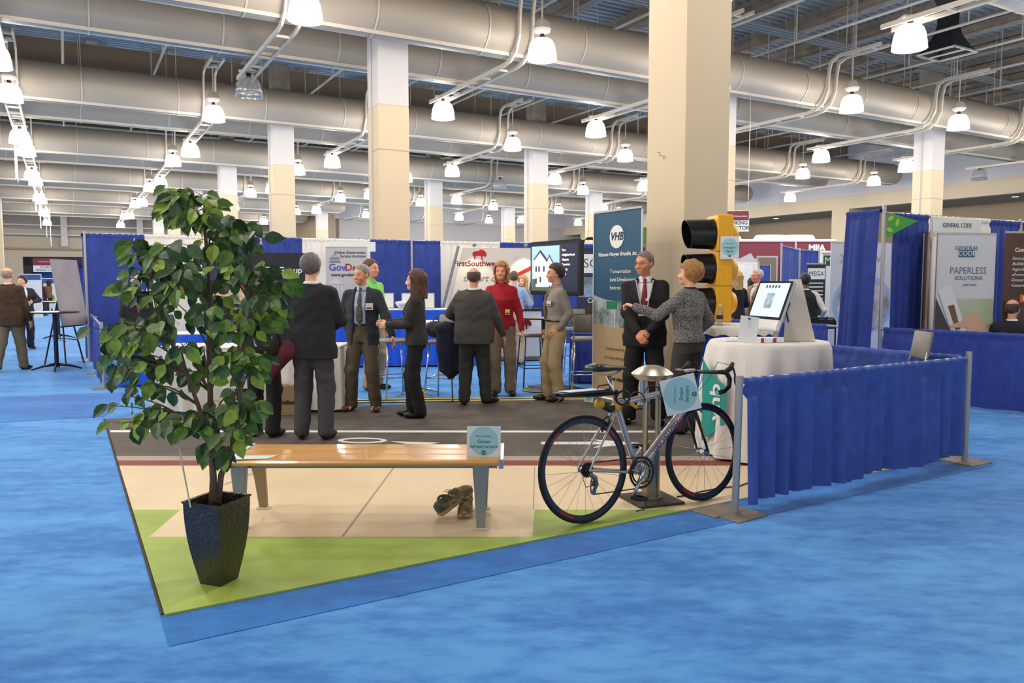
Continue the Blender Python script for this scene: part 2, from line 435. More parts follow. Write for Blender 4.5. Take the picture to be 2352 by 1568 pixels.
# ---- cable trays that dip under each duct pair and carry the lamps
def tray(mb, a, b):
    y0 = a - 3.6
    path = [(y0, 8.0), (a - 2.25, 8.0), (a - 2.0, 7.9), (a - 1.93, 7.6), (a - 1.9, 7.1), (a - 1.75, 6.78), (a - 1.5, 6.62), (a - 1.2, 6.58), (a + 3.1, 6.58)]
    for s in (-.17, .17):
        for i in range(len(path) - 1):
            p0, p1 = path[i], path[i + 1]
            dy, dz = p1[0] - p0[0], p1[1] - p0[1]; L = math.hypot(dy, dz)
            mb.box((b + s, (p0[0] + p1[0]) / 2, (p0[1] + p1[1]) / 2), (.05, L + .02, .09), rot=Matrix.Rotation(math.atan2(dz, dy), 3, 'X'))
    for i in range(len(path) - 1):
        p0, p1 = path[i], path[i + 1]; L = math.hypot(p1[0] - p0[0], p1[1] - p0[1])
        if L > 1:
            nn = int(L / 1.0)
            for k in range(nn + 1):
                t = (k + .5) / (nn + 1); mb.box((b, p0[0] + (p1[0] - p0[0]) * t, p0[1] + (p1[1] - p0[1]) * t), (.34, .06, .05))
    for s in (-.17, .17): mb.cyl((b + s, a - 2.5, 8.0), (b + s, a - 2.5, 10.4), .012, n=5)
for bi, bb in enumerate(rowsB):
    n = 0
    for i in range(-1, 6):
        aa = A0 + BAY * i
        if i > 4 and bb > 15: continue
        q = project(AB(aa, bb, 7))
        if not q or not -200 < q[0] < 2500 or q[1] < -300: continue
        m = MB(); tray(m, 0, 0); o = m.build('cable_tray', tray_metal); o.location = AB(aa, bb); o.rotation_euler = (0, 0, TH)
        tag(o, 'pale ladder cable tray bent under the %s duct pair, %s lamp row' % (ORD[i + 1], ['outermost', 'far aisle', 'leftmost', 'second from left', 'third from left', 'fourth from left', 'fifth from left', 'sixth from left', 'seventh from left', 'rightmost'][bi]), 'cable tray', 'cable trays')
# ---- sprinkler pipes along a
bb = B0 + 1.3 - 2.6 * 7; k = 0
while bb < BMAX - 1:
    m = MB(); m.cyl((0, -10, 8.35), (0, AMAX - 2 if bb < 18 else 60, 8.35), .04, n=8)
    y = -8
    while y < (AMAX - 4 if bb < 18 else 58): m.cyl((0, y, 8.35), (0, y, 10.4), .022, n=5); y += 3.4
    o = m.build('sprinkler_pipe', tray_metal); o.location = BX * bb; o.rotation_euler = (0, 0, TH)
    tag(o, 'thin white sprinkler pipe on hangers running into the hall, %s from the left' % (ORD + ['sixteenth', 'seventeenth', 'eighteenth', 'nineteenth', 'twentieth', 'twenty-first'])[int(round((bb - B0 - 1.3) / 2.6)) + 7], 'pipe', 'sprinkler pipes'); bb += 2.6
for i in range(-1, 4):
    m = MB()
    for k in range(7): m.cyl((-12, k * .09, 8.9), (39, k * .09, 8.9), .018, n=6, mi=k % 2)
    o = m.build('conduit_bundle', [mat('conduit_grey', (150, 160, 168), .4, .6), mat('conduit_pale', (196, 196, 188), .4, .5)])
    o.location = AX * (A0 + BAY * i - 1.1); o.rotation_euler = (0, 0, TH)
    tag(o, 'bundle of thin grey conduits crossing above the %s duct pair' % ORD[i + 1], 'conduits', 'conduit bundles')
# black exhaust hood at the upper right
p = AB(13.6, 22.0)
o = thing('exhaust_hood', 'black flared exhaust hood hanging at the upper right', 'hood', (p.x, p.y, 8.0), TH)
m = MB(); sq = lambda r, z: [V((x * r, y * r, z)) for x, y in ((-1, -1), (1, -1), (1, 1), (-1, 1), (-1, -1))]
m.grid([sq(.55, 0), sq(.42, .2), sq(.27, .5), sq(.2, .8), sq(.2, 1.3), sq(.3, 1.6), sq(.3, 2.4)]); m.build('hood_shell', mat('hood_black', (30, 30, 30), .5), o)
m = MB()
for s in (-1, 1): m.box((s * .55, 0, 0), (.04, 1.14, .05)); m.box((0, s * .55, 0), (1.14, .04, .05))
m.box((0, 0, 0), (.04, 1.1, .04)); m.build('grille_frame', tray_metal, o)
# hanging white banners above the left aisle
for (u, v0, v1, Y) in ((33, 282, 415, 27.), (79, 398, 487, 37.6), (90, 430, 525, 45.5), (104, 455, 545, 48.), (114, 480, 566, 51.)):
    p = D(u, v0, Y); q = D(u, v1, Y)
    o = thing('hanging_banner', 'narrow white hanging banner seen edge-on above the left aisle, %s from the front' % ORD[int(Y > 30) + int(Y > 40) + int(Y > 46) + int(Y > 49)], 'banner', (p.x, p.y, q.z), TH, 'aisle banners')
    h = p.z - q.z
    m = MB(); m.box((0, 0, h / 2), (.03, 1.2, h)); m.build('banner_sheet', mat('banner_white', (240, 238, 236), .7), o)
    m = MB(); m.cyl((0, -.5, h), (0, -.5, 10.5 - q.z), .006, n=4); m.cyl((0, .5, h), (0, .5, 10.5 - q.z), .006, n=4); m.build('wire', tray_metal, o)
# ================================================================= THE BOOTH IN FRONT
ZM = .012
uL = lambda v: 240 + (v - 957) * .3046
uR = lambda v: 150 + 4.9 * (v - 650)
floor_mat = thing('printed_floor_mat', 'printed floor mat showing grey road, red edge, beige sidewalk and green lawn', 'floor mat')
def region(name, pts, m, z0=.002, z1=ZM):
    b = MB(); b.slab([G(u, v, z1) for u, v in pts][::-1], z0, z1); return b.build(name, m, floor_mat)
asphalt = mat('asphalt_print', (92, 84, 76), .8, vary=.16, vscale=4, bump=.1, bscale=120)
side = mat('sidewalk_print', (232, 208, 168), .55, vary=.04, vscale=2)
lawn = mat('lawn_print', (164, 186, 78), .6, vary=.12, vscale=3)
redm = mat('red_print', (138, 58, 46), .7, vary=.06)
curb = mat('curb_print', (172, 160, 144), .7)
linew = mat('road_white', (236, 232, 226), .6)
liney = mat('road_yellow', (226, 196, 46), .6)
region('road', [(uL(962), 962), (1410, 905), (uR(1047), 1047), (uL(1047), 1047)], asphalt)
region('curb_strip', [(uL(1047), 1047), (uR(1047), 1047), (uR(1057), 1057), (uL(1057), 1057)], curb)
region('red_strip', [(uL(1057), 1057), (uR(1057), 1057), (2079, 1069), (uL(1069), 1069)], redm)
region('sidewalk', [(uL(1069), 1069), (2079, 1069), (1575, 1170), (1228, 1170), (1223, 1232), (343, 1232), (415, 1170), (uL(1170), 1170)], side)
region('lawn', [(uL(1170), 1170), (415, 1170), (343, 1232), (1223, 1232), (1228, 1170), (1575, 1170), (378, 1410)], lawn)
Z2 = ZM + .0015
region('lane_line', [(uL(988) + 3, 987.5), (1990, 989), (1990, 993), (uL(993) + 3, 992)], linew, ZM - .001, Z2)
region('yellow_line', [(700, 917), (1362, 910), (1362, 912), (700, 919.5)], liney, ZM - .001, Z2)
region('yellow_line', [(700, 922), (1362, 914), (1362, 916.5), (700, 925)], liney, ZM - .001, Z2)
region('score_line', [(904, 1071), (908, 1071), (789, 1231), (784, 1231)], mat('score_grey', (168, 156, 140), .7), ZM - .001, Z2)
region('score_line', [(1227, 1071), (1229, 1071), (1226, 1169), (1223.5, 1169)], MATS['score_grey'], ZM - .001, Z2)
region('score_line', [(618, 1071), (622, 1071), (520, 1112), (514, 1112)], MATS['score_grey'], ZM - .001, Z2)
region('arrow', [(1243, 1014), (1382, 1014), (1355, 1008), (1470, 1017), (1362, 1028), (1382, 1020), (1243, 1020)], linew, ZM - .001, Z2)
b = MB(); oc, orr, inn = (832, 1011), (57, 6.5), (44, 3.6)
o1 = [G(oc[0] + orr[0] * cos(t), oc[1] + orr[1] * sin(t), Z2) for t in [2 * pi * i / 40 for i in range(41)]]
i1 = [G(oc[0] + inn[0] * cos(t), oc[1] + inn[1] * sin(t), Z2) for t in [2 * pi * i / 40 for i in range(41)]]
b.grid([o1, i1], flip=False); b.build('bicycle_symbol', linew, floor_mat)
region('bicycle_symbol', [(898, 1013), (1010, 1016), (985, 1020), (935, 1019)], linew, ZM - .001, Z2)
b = MB()
e = [C0 - fr * .012, C0 + fr * 6.2 - fr * .012, G(2203, 1058), C0 - lf * .012, G(uL(962), 962) - fr * .012]
b.cyl(e[0], e[1], .009, n=6); b.cyl(C0 - lf * .012 - fr * .01, e[4], .009, n=6); b.build('dark_edging', mat('edging', (58, 50, 36), .8), floor_mat)

# ---- potted ficus
pc = V((-1.468, 3.808, ZM))
pot_black = mat('pot_glaze', (52, 44, 34), .25, .25, bump=.5, bscale=55, vary=.3, vscale=9, coat=.4)
bark = mat('bark', (104, 84, 66), .85, bump=.6, bscale=60, vary=.2, vscale=20)
plant = thing('potted_ficus', 'tall artificial ficus tree in a dark crackled square pot on the green mat', 'potted tree', pc)
prz = R(-20.4)
b = MB(); rows = []
for z, k in ((0, .57), (.05, .65), (.1, .735), (.17, .84), (.24, .92), (.31, .97), (.37, .995), (.41, 1.0), (.418, 1.05), (.424, 1.05), (.42, .96), (.36, .95)):
    h = .1105 * k; rows.append([Matrix.Rotation(prz, 3, 'Z') @ V((x * h, y * h, z)) for x, y in ((-1, -1), (1, -1), (1, 1), (-1, 1), (-1, -1))])
b.grid(rows); b.add(rows[0][:4], [(3, 2, 1, 0)]); b.build('pot', pot_black, plant)
b = MB(); b.box((0, 0, .35), (.205, .205, .03), rz=prz); b.build('soil', mat('soil', (46, 36, 28), .95, bump=1, bscale=50), plant)
b = MB(); pp = lambda u, v, dy=0: D(u, v, 3.81 + dy) - pc
trunks = [
 [(488, 1160, .02), (490, 1100, .02), (484, 1000, .03), (483, 900, .02), (480, 800, 0), (482, 700, .02), (477, 600, .03), (470, 530, .02), (448, 470, 0)],
 [(500, 1160, -.02), (508, 1090, -.03), (530, 1040, -.05), (545, 980, -.06), (552, 900, -.05), (560, 800, -.1), (575, 700, -.12)],
 [(494, 1160, -.03), (490, 1080, -.05), (478, 1000, -.05), (455, 930, -.08), (430, 860, -.1), (395, 790, -.14), (362, 720, -.16), (345, 640, -.1)]]
TP = []
for t, r0 in zip(trunks, (.02, .017, .016)):
    pts = [pp(*p) for p in t]; n = len(pts); TP.append(pts)
    b.tube(pts, [r0 * (1 - .72 * i / (n - 1)) for i in range(n)], 8)
b.build('trunk', bark, plant, True)
# crown: span of the crown at each height in the photograph, filled in depth as a round crown is
span = [(425, 405, 470), (470, 365, 500), (520, 355, 595), (570, 275, 640), (620, 262, 668), (660, 300, 690), (705, 340, 650), (755, 195, 640), (800, 190, 615), (850, 250, 615), (900, 255, 600), (950, 258, 590), (1000, 300, 575)]
leafmb = MB(); twig = MB(); pr = random.Random(11)
def leaf(p, d, L, up):
    d = d.normalized(); sd = d.cross(up)
    if sd.length < .01: sd = d.orthogonal()
    sd.normalize(); nn = sd.cross(d).normalized(); w = L * .33; f = L * .09
    mi = pr.choice((0, 0, 1, 1, 2, 3))
    c = lambda t, s, h: p + d * (L * t) + sd * (w * s) + nn * h
    vs = [c(0, 0, 0), c(.18, .72, f * .6), c(.42, 1, f), c(.7, .72, f * .5), c(1, 0, -f * 1.2), c(.7, -.72, f * .5), c(.42, -1, f), c(.18, -.72, f * .6), c(.42, 0, 0), c(.18, 0, 0), c(.72, 0, -f * .3)]
    fs = [(0, 9, 1), (1, 9, 8, 2), (2, 8, 10, 3), (3, 10, 4), (0, 7, 9), (7, 6, 8, 9), (6, 5, 10, 8), (5, 4, 10)]
    leafmb.add(vs, fs, mi)
nb = 0
for k in range(150):
    v = pr.uniform(440, 995) if k > 14 else 1045
    for i in range(len(span) - 1):
        if span[i][0] <= v <= span[i + 1][0]:
            t = (v - span[i][0]) / (span[i + 1][0] - span[i][0]); x0 = span[i][1] + (span[i + 1][1] - span[i][1]) * t; x1 = span[i][2] + (span[i + 1][2] - span[i][2]) * t
    if v == 1045:
        if k > 3: v = pr.uniform(640, 800); x0, x1 = (240, 640)
        else: x0, x1 = 465, 530
    q = pr.random(); u = x0 + (x1 - x0) * (q if k % 2 else (.5 + .5 * (1 if q > .5 else -1) * abs(2 * q - 1) ** .5))
    wid = (x1 - x0) / 2 / 459; rel = (u - (x0 + x1) / 2) / 459
    dmax = math.sqrt(max(0.01, wid * wid - rel * rel)) * .8
    tip = pp(u, v, pr.uniform(-dmax, dmax))
    # start on the closest trunk a little lower
    best = min((p for t in TP for p in t[2:]), key=lambda p: (p - tip - V((0, 0, -.12))).length)
    mid = (best + tip) / 2 + V((pr.uniform(-.03, .03), pr.uniform(-.03, .03), .05 + pr.random() * .05))
    pts = [best * (1 - t) ** 2 + mid * 2 * t * (1 - t) + tip * t * t for t in (0, .25, .5, .75, 1)]
    twig.tube(pts, [.006, .005, .004, .003, .002], 5)
    dirn = (pts[-1] - pts[0]).normalized()
    for j in range(6):
        t = .45 + .55 * j / 5 + pr.uniform(-.04, .04); t = min(t, 1)
        base = best * (1 - t) ** 2 + mid * 2 * t * (1 - t) + tip * t * t
        out = V((pr.uniform(-1, 1), pr.uniform(-1, 1), pr.uniform(-.3, .5))).normalized()
        st0 = base + out * pr.uniform(.015, .05)
        twig.cyl(base, st0, .0015, n=4)
        ld = (out * .6 + dirn * .4 + V((0, 0, -.95 + pr.uniform(-.3, .3)))).normalized()
        leaf(st0, ld, pr.uniform(.062, .104), V((pr.uniform(-.5, .5), -1, pr.uniform(.1, .8))))
twig.build('branches', mat('twig', (92, 84, 52), .8), plant)
leafmb.build('foliage', [mat('leaf_mid', (88, 126, 48), .42, vary=.2, vscale=25, spec=.4), mat('leaf_dark', (50, 82, 40), .42, vary=.2, vscale=25, spec=.4), mat('leaf_bright', (152, 180, 60), .45, vary=.15, vscale=25), mat('leaf_grey', (104, 130, 84), .5, vary=.25, vscale=25)], plant)
b = MB(); b.cyl(pp(438, 1165, -.1), pp(402, 982, .1), .0045, n=8); b.build('white_stake', mat('stake_white', (214, 210, 200), .5), plant)

# ---- bench
wood = mat('bench_wood', (222, 164, 88), .28, vary=.16, vscale=5, coat=.6, stretch=(.35, 6, 6))
grey_paint = mat('bench_metal', (150, 152, 152), .45, .35)
alu = mat('aluminium', (190, 190, 192), .3, .8)
bench = thing('park_bench', 'backless bench with glossy honey wood slats and grey metal legs', 'bench', (-.87, 4.80, ZM))
HB = .44
def slat(y0, y1, nose=0):
    m = MB(); prof = [(y0, -.035), (y1, -.035), (y1, -.004), (y1 - .006, 0), (y0 + .02, 0), (y0 + .004, -.006), (y0 - nose * .008, -.018)]
    vs = [V((x, y, HB + z)) for x in (-.80, .79) for y, z in prof]; n = len(prof)
    m.add(vs, [tuple(range(n - 1, -1, -1)), tuple(range(n, 2 * n))] + [(i, (i + 1) % n, (i + 1) % n + n, i + n) for i in range(n)])
    m.build('slat', wood, bench)
slat(-.235, -.085, 1); slat(-.075, .065); slat(.075, .225)
for s, x in ((-1, -.815), (1, .805)):
    m = MB(); m.prism([(-.245, HB - .05), (.235, HB - .04), (.24, HB + .004), (-.235, HB + .004), (-.25, HB - .012)], -.014, .014, M=Matrix.Translation((x, 0, 0)) @ Matrix.Rotation(pi / 2, 4, 'Z'))
    m.build('end_cap', alu, bench)
    for yt, yf in ((-.17, -.165), (.16, .27)):
        m = MB(); xx = x - s * (.125 if s > 0 else .04); rows = []
        for z, y, w in ((HB - .035, yt, .048), (HB - .09, yt * .98 + yf * .02, .046), (.22, (yt + yf) / 2, .036), (.012, yf, .026)):
            rows.append([V((xx + a * w, y + c * .016, z)) for a, c in ((-1, -1), (-.85, -1.3), (.85, -1.3), (1, -1), (1, 1), (.85, 1.3), (-.85, 1.3), (-1, 1), (-1, -1))])
        m.grid(rows, flip=True)
        lg = m.build('leg', grey_paint if yt < 0 else mat('bench_leg_reflection', (146, 134, 108), .45, .35), bench)  # back legs: beige reflection on the grey metal put into their colour
        m = MB(); m.bbox((xx, yf, .006), (.09, .055, .012), .003); m.build('foot_plate', mat('foot_white', (220, 214, 204), .6), lg)
m = MB(); m.box((0, -.1, HB - .06), (1.56, .05, .03)); m.box((0, .12, HB - .06), (1.56, .05, .03)); m.build('crossbar', grey_paint, bench)

def ask_sign(name, label, loc, rz, w, h, lines, tilt=0., roll=0., fold=True, textrot=0.):
    o = thing(name, label, 'sign', loc, rz)
    Mx = Matrix.Rotation(-tilt, 4, 'X') @ Matrix.Rotation(roll, 4, 'Y')
    def put(ob): ob.matrix_local = Mx @ ob.matrix_local; return ob
    m = MB(); m.box((0, 0, h / 2), (w, .004, h)); put(m.build('card', mat('card_white', (232, 236, 236), .45), o))
    m = MB(); m.cyl((0, -.0022, h * .52), (0, -.0032, h * .52), min(w, h) * .47, n=40); put(m.build('round_panel', mat('pale_teal', (166, 212, 214), .5), o))
    tm = mat('teal_ink', (22, 128, 124), .5)
    def T(s, size, x, z, mm=tm):
        ob = text(s, size, mm, o, (0, 0, 0)); c, si = cos(textrot), sin(textrot)
        ob.matrix_local = Mx @ Matrix.Translation((0, -.0042, h * .52)) @ Matrix.Rotation(-textrot, 4, 'Y') @ Matrix.Translation((x, 0, z - h * .52)) @ Matrix.Rotation(pi / 2, 4, 'X'); return ob
    T('Ask us about...', w * .085, 0, h * .68, mat('grey_ink', (140, 160, 165), .5))
    for i, s in enumerate(lines): T(s, w * .15, 0, h * (.5 - .16 * i))
    m = MB(); m.cyl((0, -.0042, 0), (0, -.0052, 0), w * .07, n=20); ob = m.build('logo', tm, o)
    ob.matrix_local = Mx @ Matrix.Translation((0, 0, h * .52)) @ Matrix.Rotation(-textrot, 4, 'Y') @ Matrix.Translation((0, 0, -h * .38))
    lt = text('vhb', w * .06, mat('card_white', (232, 236, 236)), o, (0, 0, 0))
    lt.matrix_local = Mx @ Matrix.Translation((0, -.0056, h * .52)) @ Matrix.Rotation(-textrot, 4, 'Y') @ Matrix.Translation((0, 0, -h * .38)) @ Matrix.Rotation(pi / 2, 4, 'X')
    if fold:
        m = MB(); m.box((0, .05, h * .35), (w * .6, .003, h * .8), rot=Matrix.Rotation(R(20), 3, 'X')); m.build('easel_back', mat('card_white', (232, 236, 236)), o)
    return o
ask_sign('table_sign', 'small white sign with a pale teal disc reading Green Infrastructure, on the bench', tuple(G(1111, 1049, ZM + HB)), R(-2), .205, .185, ['Green', 'Infrastructure'], tilt=R(8))
o = thing('paper_sheet', 'white printed sheet lying on the bench beside the tree', 'paper', tuple(G(572, 1051, ZM + HB + .001)), R(5))
m = MB(); m.slab([(-.11, -.05), (.12, -.04), (.16, .05), (-.08, .05)], 0, .003); m.build('sheet', mat('paper_blue', (206, 218, 220), .5), o)

# ---- running shoes under the bench
def shoe_mesh(o):
    tan = mat('shoe_sole', (176, 156, 124), .8, vary=.15, vscale=30); up = mat('shoe_mesh', (126, 112, 88), .85, vary=.35, vscale=22, bump=.4, bscale=90)
    gr = mat('shoe_green', (70, 88, 74), .7, vary=.2, vscale=25)
    # outline along x: heel at -.14, toe at .14
    xs = [-.14, -.125, -.09, -.04, .02, .07, .11, .135, .145]; hw = [.012, .032, .037, .034, .041, .048, .044, .03, .01]
    n = 14
    def sect(zf0, zf1, grow=1.):
        rows = []
        for x, w in zip(xs, hw): rows.append((x, w * grow, zf0(x), zf1(x)))
        return rows
    def loft(rows, rnd):
        m = MB(); R_ = []
        for x, w, z0, z1 in rows:
            ring = []
            for i in range(n + 1):
                t = 2 * pi * i / n; cx_, cz_ = cos(t), sin(t)
                p = rnd
                ring.append(V((x, w * (abs(cx_) ** p) * (1 if cx_ > 0 else -1), (z0 + z1) / 2 + (z1 - z0) / 2 * (abs(cz_) ** p) * (1 if cz_ > 0 else -1))))
            R_.append(ring)
        m.grid(R_); m.add(R_[0][:-1], [tuple(range(n))]); m.add(R_[-1][:-1], [tuple(range(n - 1, -1, -1))]); return m
    loft(sect(lambda x: 0 if x < .1 else (x - .1) * .35, lambda x: .032 - .006 * (x > 0) + (.012 if x > .13 else 0), 1.05), .5).build('sole', tan, o, True)
    top = lambda x: {-.14: .075, -.125: .105, -.09: .098, -.04: .092, .02: .088, .07: .066, .11: .052, .135: .042, .145: .03}[x]
    u = loft(sect(lambda x: .02, top, .97), .85).build('upper', up, o, True)
    loft([(-.142, .03, .03, .085), (-.12, .036, .03, .1), (-.1, .037, .03, .085)], .8).build('heel_counter', gr, o, True)
    m = MB(); m.lathe([(.0, .0), (.62, 0), (1, .3), (.8, .5), (.55, .2), (0, -.2)], (-.075, 0, .092), n=16, sx=.05, sy=.028)
    MBc = MB(); MBc.torus((-.075, 0, .1), .03, .009, (.15, 0, 1), n=16, k=6); MBc.build('collar', gr, o, True)
    m = MB(); m.box((.01, 0, .1), (.07, .03, .008), rot=Matrix.Rotation(R(14), 3, 'Y')); m.build('tongue', up, o)
    m = MB()
    for k in range(5):
        x = -.02 + k * .018; z = .098 - .0065 * k
        m.tube([V((x, -.026, z - .008)), V((x + .004, 0, z + .006)), V((x + .008, .026, z - .008))], .0028, 5)
    m.tube([V((-.02, .0, .105)), V((-.035, .03, .115)), V((-.01, .045, .1)), V((.01, .03, .09))], .0025, 5)
    m.tube([V((-.02, .0, .105)), V((-.035, -.03, .115)), V((-.01, -.045, .1))], .0025, 5)
    m.build('laces', mat('lace', (206, 196, 168), .8), o, True)
    for s in (-1, 1):
        m = MB(); m.tube([V((-.06, s * .036, .05)), V((-.03, s * .038, .075)), V((0, s * .04, .045)), V((.05, s * .045, .05))], .004, 5); m.build('side_stripe', mat('shoe_trim', (190, 180, 150), .7), o)
    m = MB(); m.tube([V((.12, -.03, .035)), V((.132, 0, .045)), V((.12, .03, .035))], .006, 5)
    m.build('trim', mat('shoe_trim', (190, 180, 150), .7), o)
s1 = thing('running_shoe', 'worn grey running shoe standing flat with its toe toward the viewer', 'shoe', tuple(G(1070, 1178, ZM)), R(-92), 'pair of worn running shoes'); shoe_mesh(s1)
s2 = thing('running_shoe', 'worn grey-green running shoe tipped up against its mate', 'shoe', (0, 0, 0), 0, 'pair of worn running shoes'); shoe_mesh(s2)
p = G(1026, 1180, ZM)
s2.matrix_world = Matrix.Translation(p + V((.055, .01, .072))) @ Matrix.Rotation(R(35), 4, 'Z') @ Matrix.Rotation(R(-27), 4, 'Y') @ Matrix.Rotation(R(18), 4, 'X')

# ---- bollard light
bx = G(1494, 1148, ZM)
steel = mat('brushed_steel', (150, 144, 128), .32, .85)
bol = thing('bollard_light', 'stainless steel bollard light with a domed cap on a square base plate', 'bollard', bx, R(20))
m = MB(); m.bbox((0, 0, .008), (.34, .34, .016), .004); m.build('base_plate', mat('rusty_plate', (72, 66, 58), .7, .4, vary=.3, vscale=12), bol)
m = MB(); m.cyl((0, 0, .016), (0, 0, .36), .062, n=28); m.cyl((0, 0, .016), (0, 0, .03), .08, n=28); m.build('lower_tube', steel, bol, True, auto=40)
m = MB(); m.lathe([(.03, .36), (.03, .39), (.024, .41), (0, .415)], n=16); m.build('lamp_lens', mat('lens_cream', (200, 190, 140), .3), bol, True)
for s in (-1, 1):
    m = MB(); rows = []
    for z in (.3, .86): rows.append([V((s * .062 * cos(t), .062 * sin(t), z)) for t in [(-.55 + 1.1 * i / 6) for i in range(7)]] + [V((s * .05 * cos(t), .05 * sin(t), z)) for t in [(.55 - 1.1 * i / 6) for i in range(7)]] + [V((s * .062 * cos(-.55), .062 * sin(-.55), z))])
    m.grid(rows, flip=s < 0); m.build('upright', steel, bol, True, auto=40)
m = MB(); m.lathe([(0, .835), (.10, .835), (.115, .845), (.14, .868), (.142, .876), (.125, .89), (.09, .915), (.05, .93), (0, .936)], n=40); m.build('domed_cap', mat('cap_steel', (176, 170, 156), .34, .8), bol, True, auto=50)

# ---- bicycle
rc, fc = G(1345, 1201, ZM), G(1618, 1149, ZM)
dirb = (fc - rc); yaw = math.atan2(dirb.y, dirb.x); mid = (rc + fc) / 2
bike = thing('road_bicycle', 'silver road bicycle with drop handlebars standing beside the bollard', 'bicycle', (0, 0, 0))
bike.location = mid + V((0, 0, .0)); bike.rotation_mode = 'XYZ'
bike.rotation_euler = (R(-4), 0, yaw)      # leans a little away from the viewer, towards the bollard
WB = dirb.length; RW = .336
# local x forward; y away from the viewer (chain side is -y)
RA, FA = V((-WB / 2, 0, RW)), V((WB / 2, 0, RW))
BB_ = V((-WB / 2 + .42, 0, .272)); STt = V((-WB / 2 + .27, 0, .72)); HTt = V((WB / 2 - .155, 0, .815)); HTb = V((WB / 2 - .115, 0, .68))
silver = mat('frame_silver', (186, 184, 184), .28, .6); blk = mat('bike_black', (16, 16, 17), .38); tyre = mat('tyre', (22, 21, 21), .75); rimm = mat('rim_dark', (52, 60, 76), .35, .5)
chrome = mat('chrome', (200, 200, 204), .15, .95); red = mat('rim_red', (150, 40, 44), .5)
for nm, c in (('rear_wheel', RA), ('front_wheel', FA)):
    m = MB(); m.torus(c, RW - .0125, .0125, n=72, k=10); w = m.build('tyre', tyre, None, True)
    wo = bpy.data.objects.new('wheel', None); link(wo, bike); w.parent = wo
    m = MB(); rows = []
    prof = [(RW - .02, -.009), (RW - .02, .009), (RW - .045, .008), (RW - .052, 0), (RW - .045, -.008), (RW - .02, -.009)]
    for i in range(73):
        t = 2 * pi * i / 72; rows.append([c + V((cos(t) * r, y, sin(t) * r)) for r, y in prof])
    m.grid(rows); m.build('rim', rimm, wo, True, auto=40)
    m = MB()
    for a0, a1 in ((.6, 1.0), (2.2, 2.5), (4.0, 4.4)):
        m = MB(); rows = [[c + V((cos(a) * r, -.0098, sin(a) * r)) for r in (RW - .044, RW - .026)] for a in [a0 + (a1 - a0) * i / 8 for i in range(9)]]; m.grid(rows); m.build('rim_decal', red, wo)
    m = MB(); n = 24
    for i in range(n):
        t = 2 * pi * i / n; sd = 1 if i % 2 else -1; off = .5 * (1 if i % 4 < 2 else -1)
        m.cyl(c + V((cos(t + off) * .02, sd * .028, sin(t + off) * .02)), c + V((cos(t) * (RW - .05), 0, sin(t) * (RW - .05))), .0011, n=4, cap=False)
    m.build('spokes', mat('spoke', (170, 170, 170), .3, .9), wo)
    m = MB(); m.cyl(c + V((0, -.035, 0)), c + V((0, .035, 0)), .018, n=16); m.cyl(c + V((0, -.06, 0)), c + V((0, .06, 0)), .006, n=8)
    for s in (-1, 1): m.cyl(c + V((0, s * .026, 0)), c + V((0, s * .032, 0)), .026, n=16)
    m.build('hub', chrome, wo, True, auto=40)
fr_ = MB()
fr_.cyl(BB_, HTb, .029, .027, n=16); fr_.cyl(STt, HTt + V((.0, 0, -.03)), .021, .022, n=14); fr_.cyl(BB_, STt + V((-.01, 0, .03)), .019, n=14)
fr_.cyl(HTb + V((.006, 0, -.02)), HTt + V((-.006, 0, .02)), .021, n=16); fr_.cyl(BB_ + V((0, -.035, 0)), BB_ + V((0, .035, 0)), .023, n=16)
for s in (-1, 1):
    fr_.tube([BB_ + V((-.03, s * .028, 0)), BB_ + V((-.15, s * .04, .02)), RA + V((0, s * .062, 0))], [.011, .0095, .008], 8)
    fr_.tube([STt + V((0, s * .014, -.02)), STt * .5 + RA * .5 + V((0, s * .05, 0)), RA + V((0, s * .062, 0))], [.009, .008, .007], 8)
fo = fr_.build('frame', silver, bike, True, auto=50)
dn = (HTb - BB_); an = math.atan2(dn.z, dn.x); c = (BB_ + HTb) / 2
dc = text('SPECIALIZED', .052, mat('decal_grey', (92, 90, 108), .4), fo, (c.x + .02, -.0245, c.z + .01), space=.95); dc.rotation_euler = (pi / 2, -an, 0)
dc.matrix_local = Matrix.Translation((c.x, -.0295, c.z)) @ Matrix.Rotation(-an, 4, 'Y') @ Matrix.Rotation(pi / 2, 4, 'X')
m = MB()
for s in (-1, 1): m.tube([HTb + V((.01, s * .03, -.02)), HTb * .5 + FA * .5 + V((-.0, s * .05, .0)), FA + V((-.01, s * .052, .03)), FA + V((0, s * .052, 0))], [.014, .012, .008, .007], 8)
m.tube([HTb + V((.01, -.03, -.02)), HTb + V((.006, 0, -.005)), HTb + V((.01, .03, -.02))], .014, 8)
m.build('fork', blk, bike, True)
m = MB()
for s in (-1, 1): m.tube([HTb * .6 + FA * .4 + V((.0, s * .062, .0)), HTb * .3 + FA * .7 + V((0, s * .063, 0))], .004, 6)
m.build('fork_stripe', mat('gold', (200, 160, 60), .4), bike)
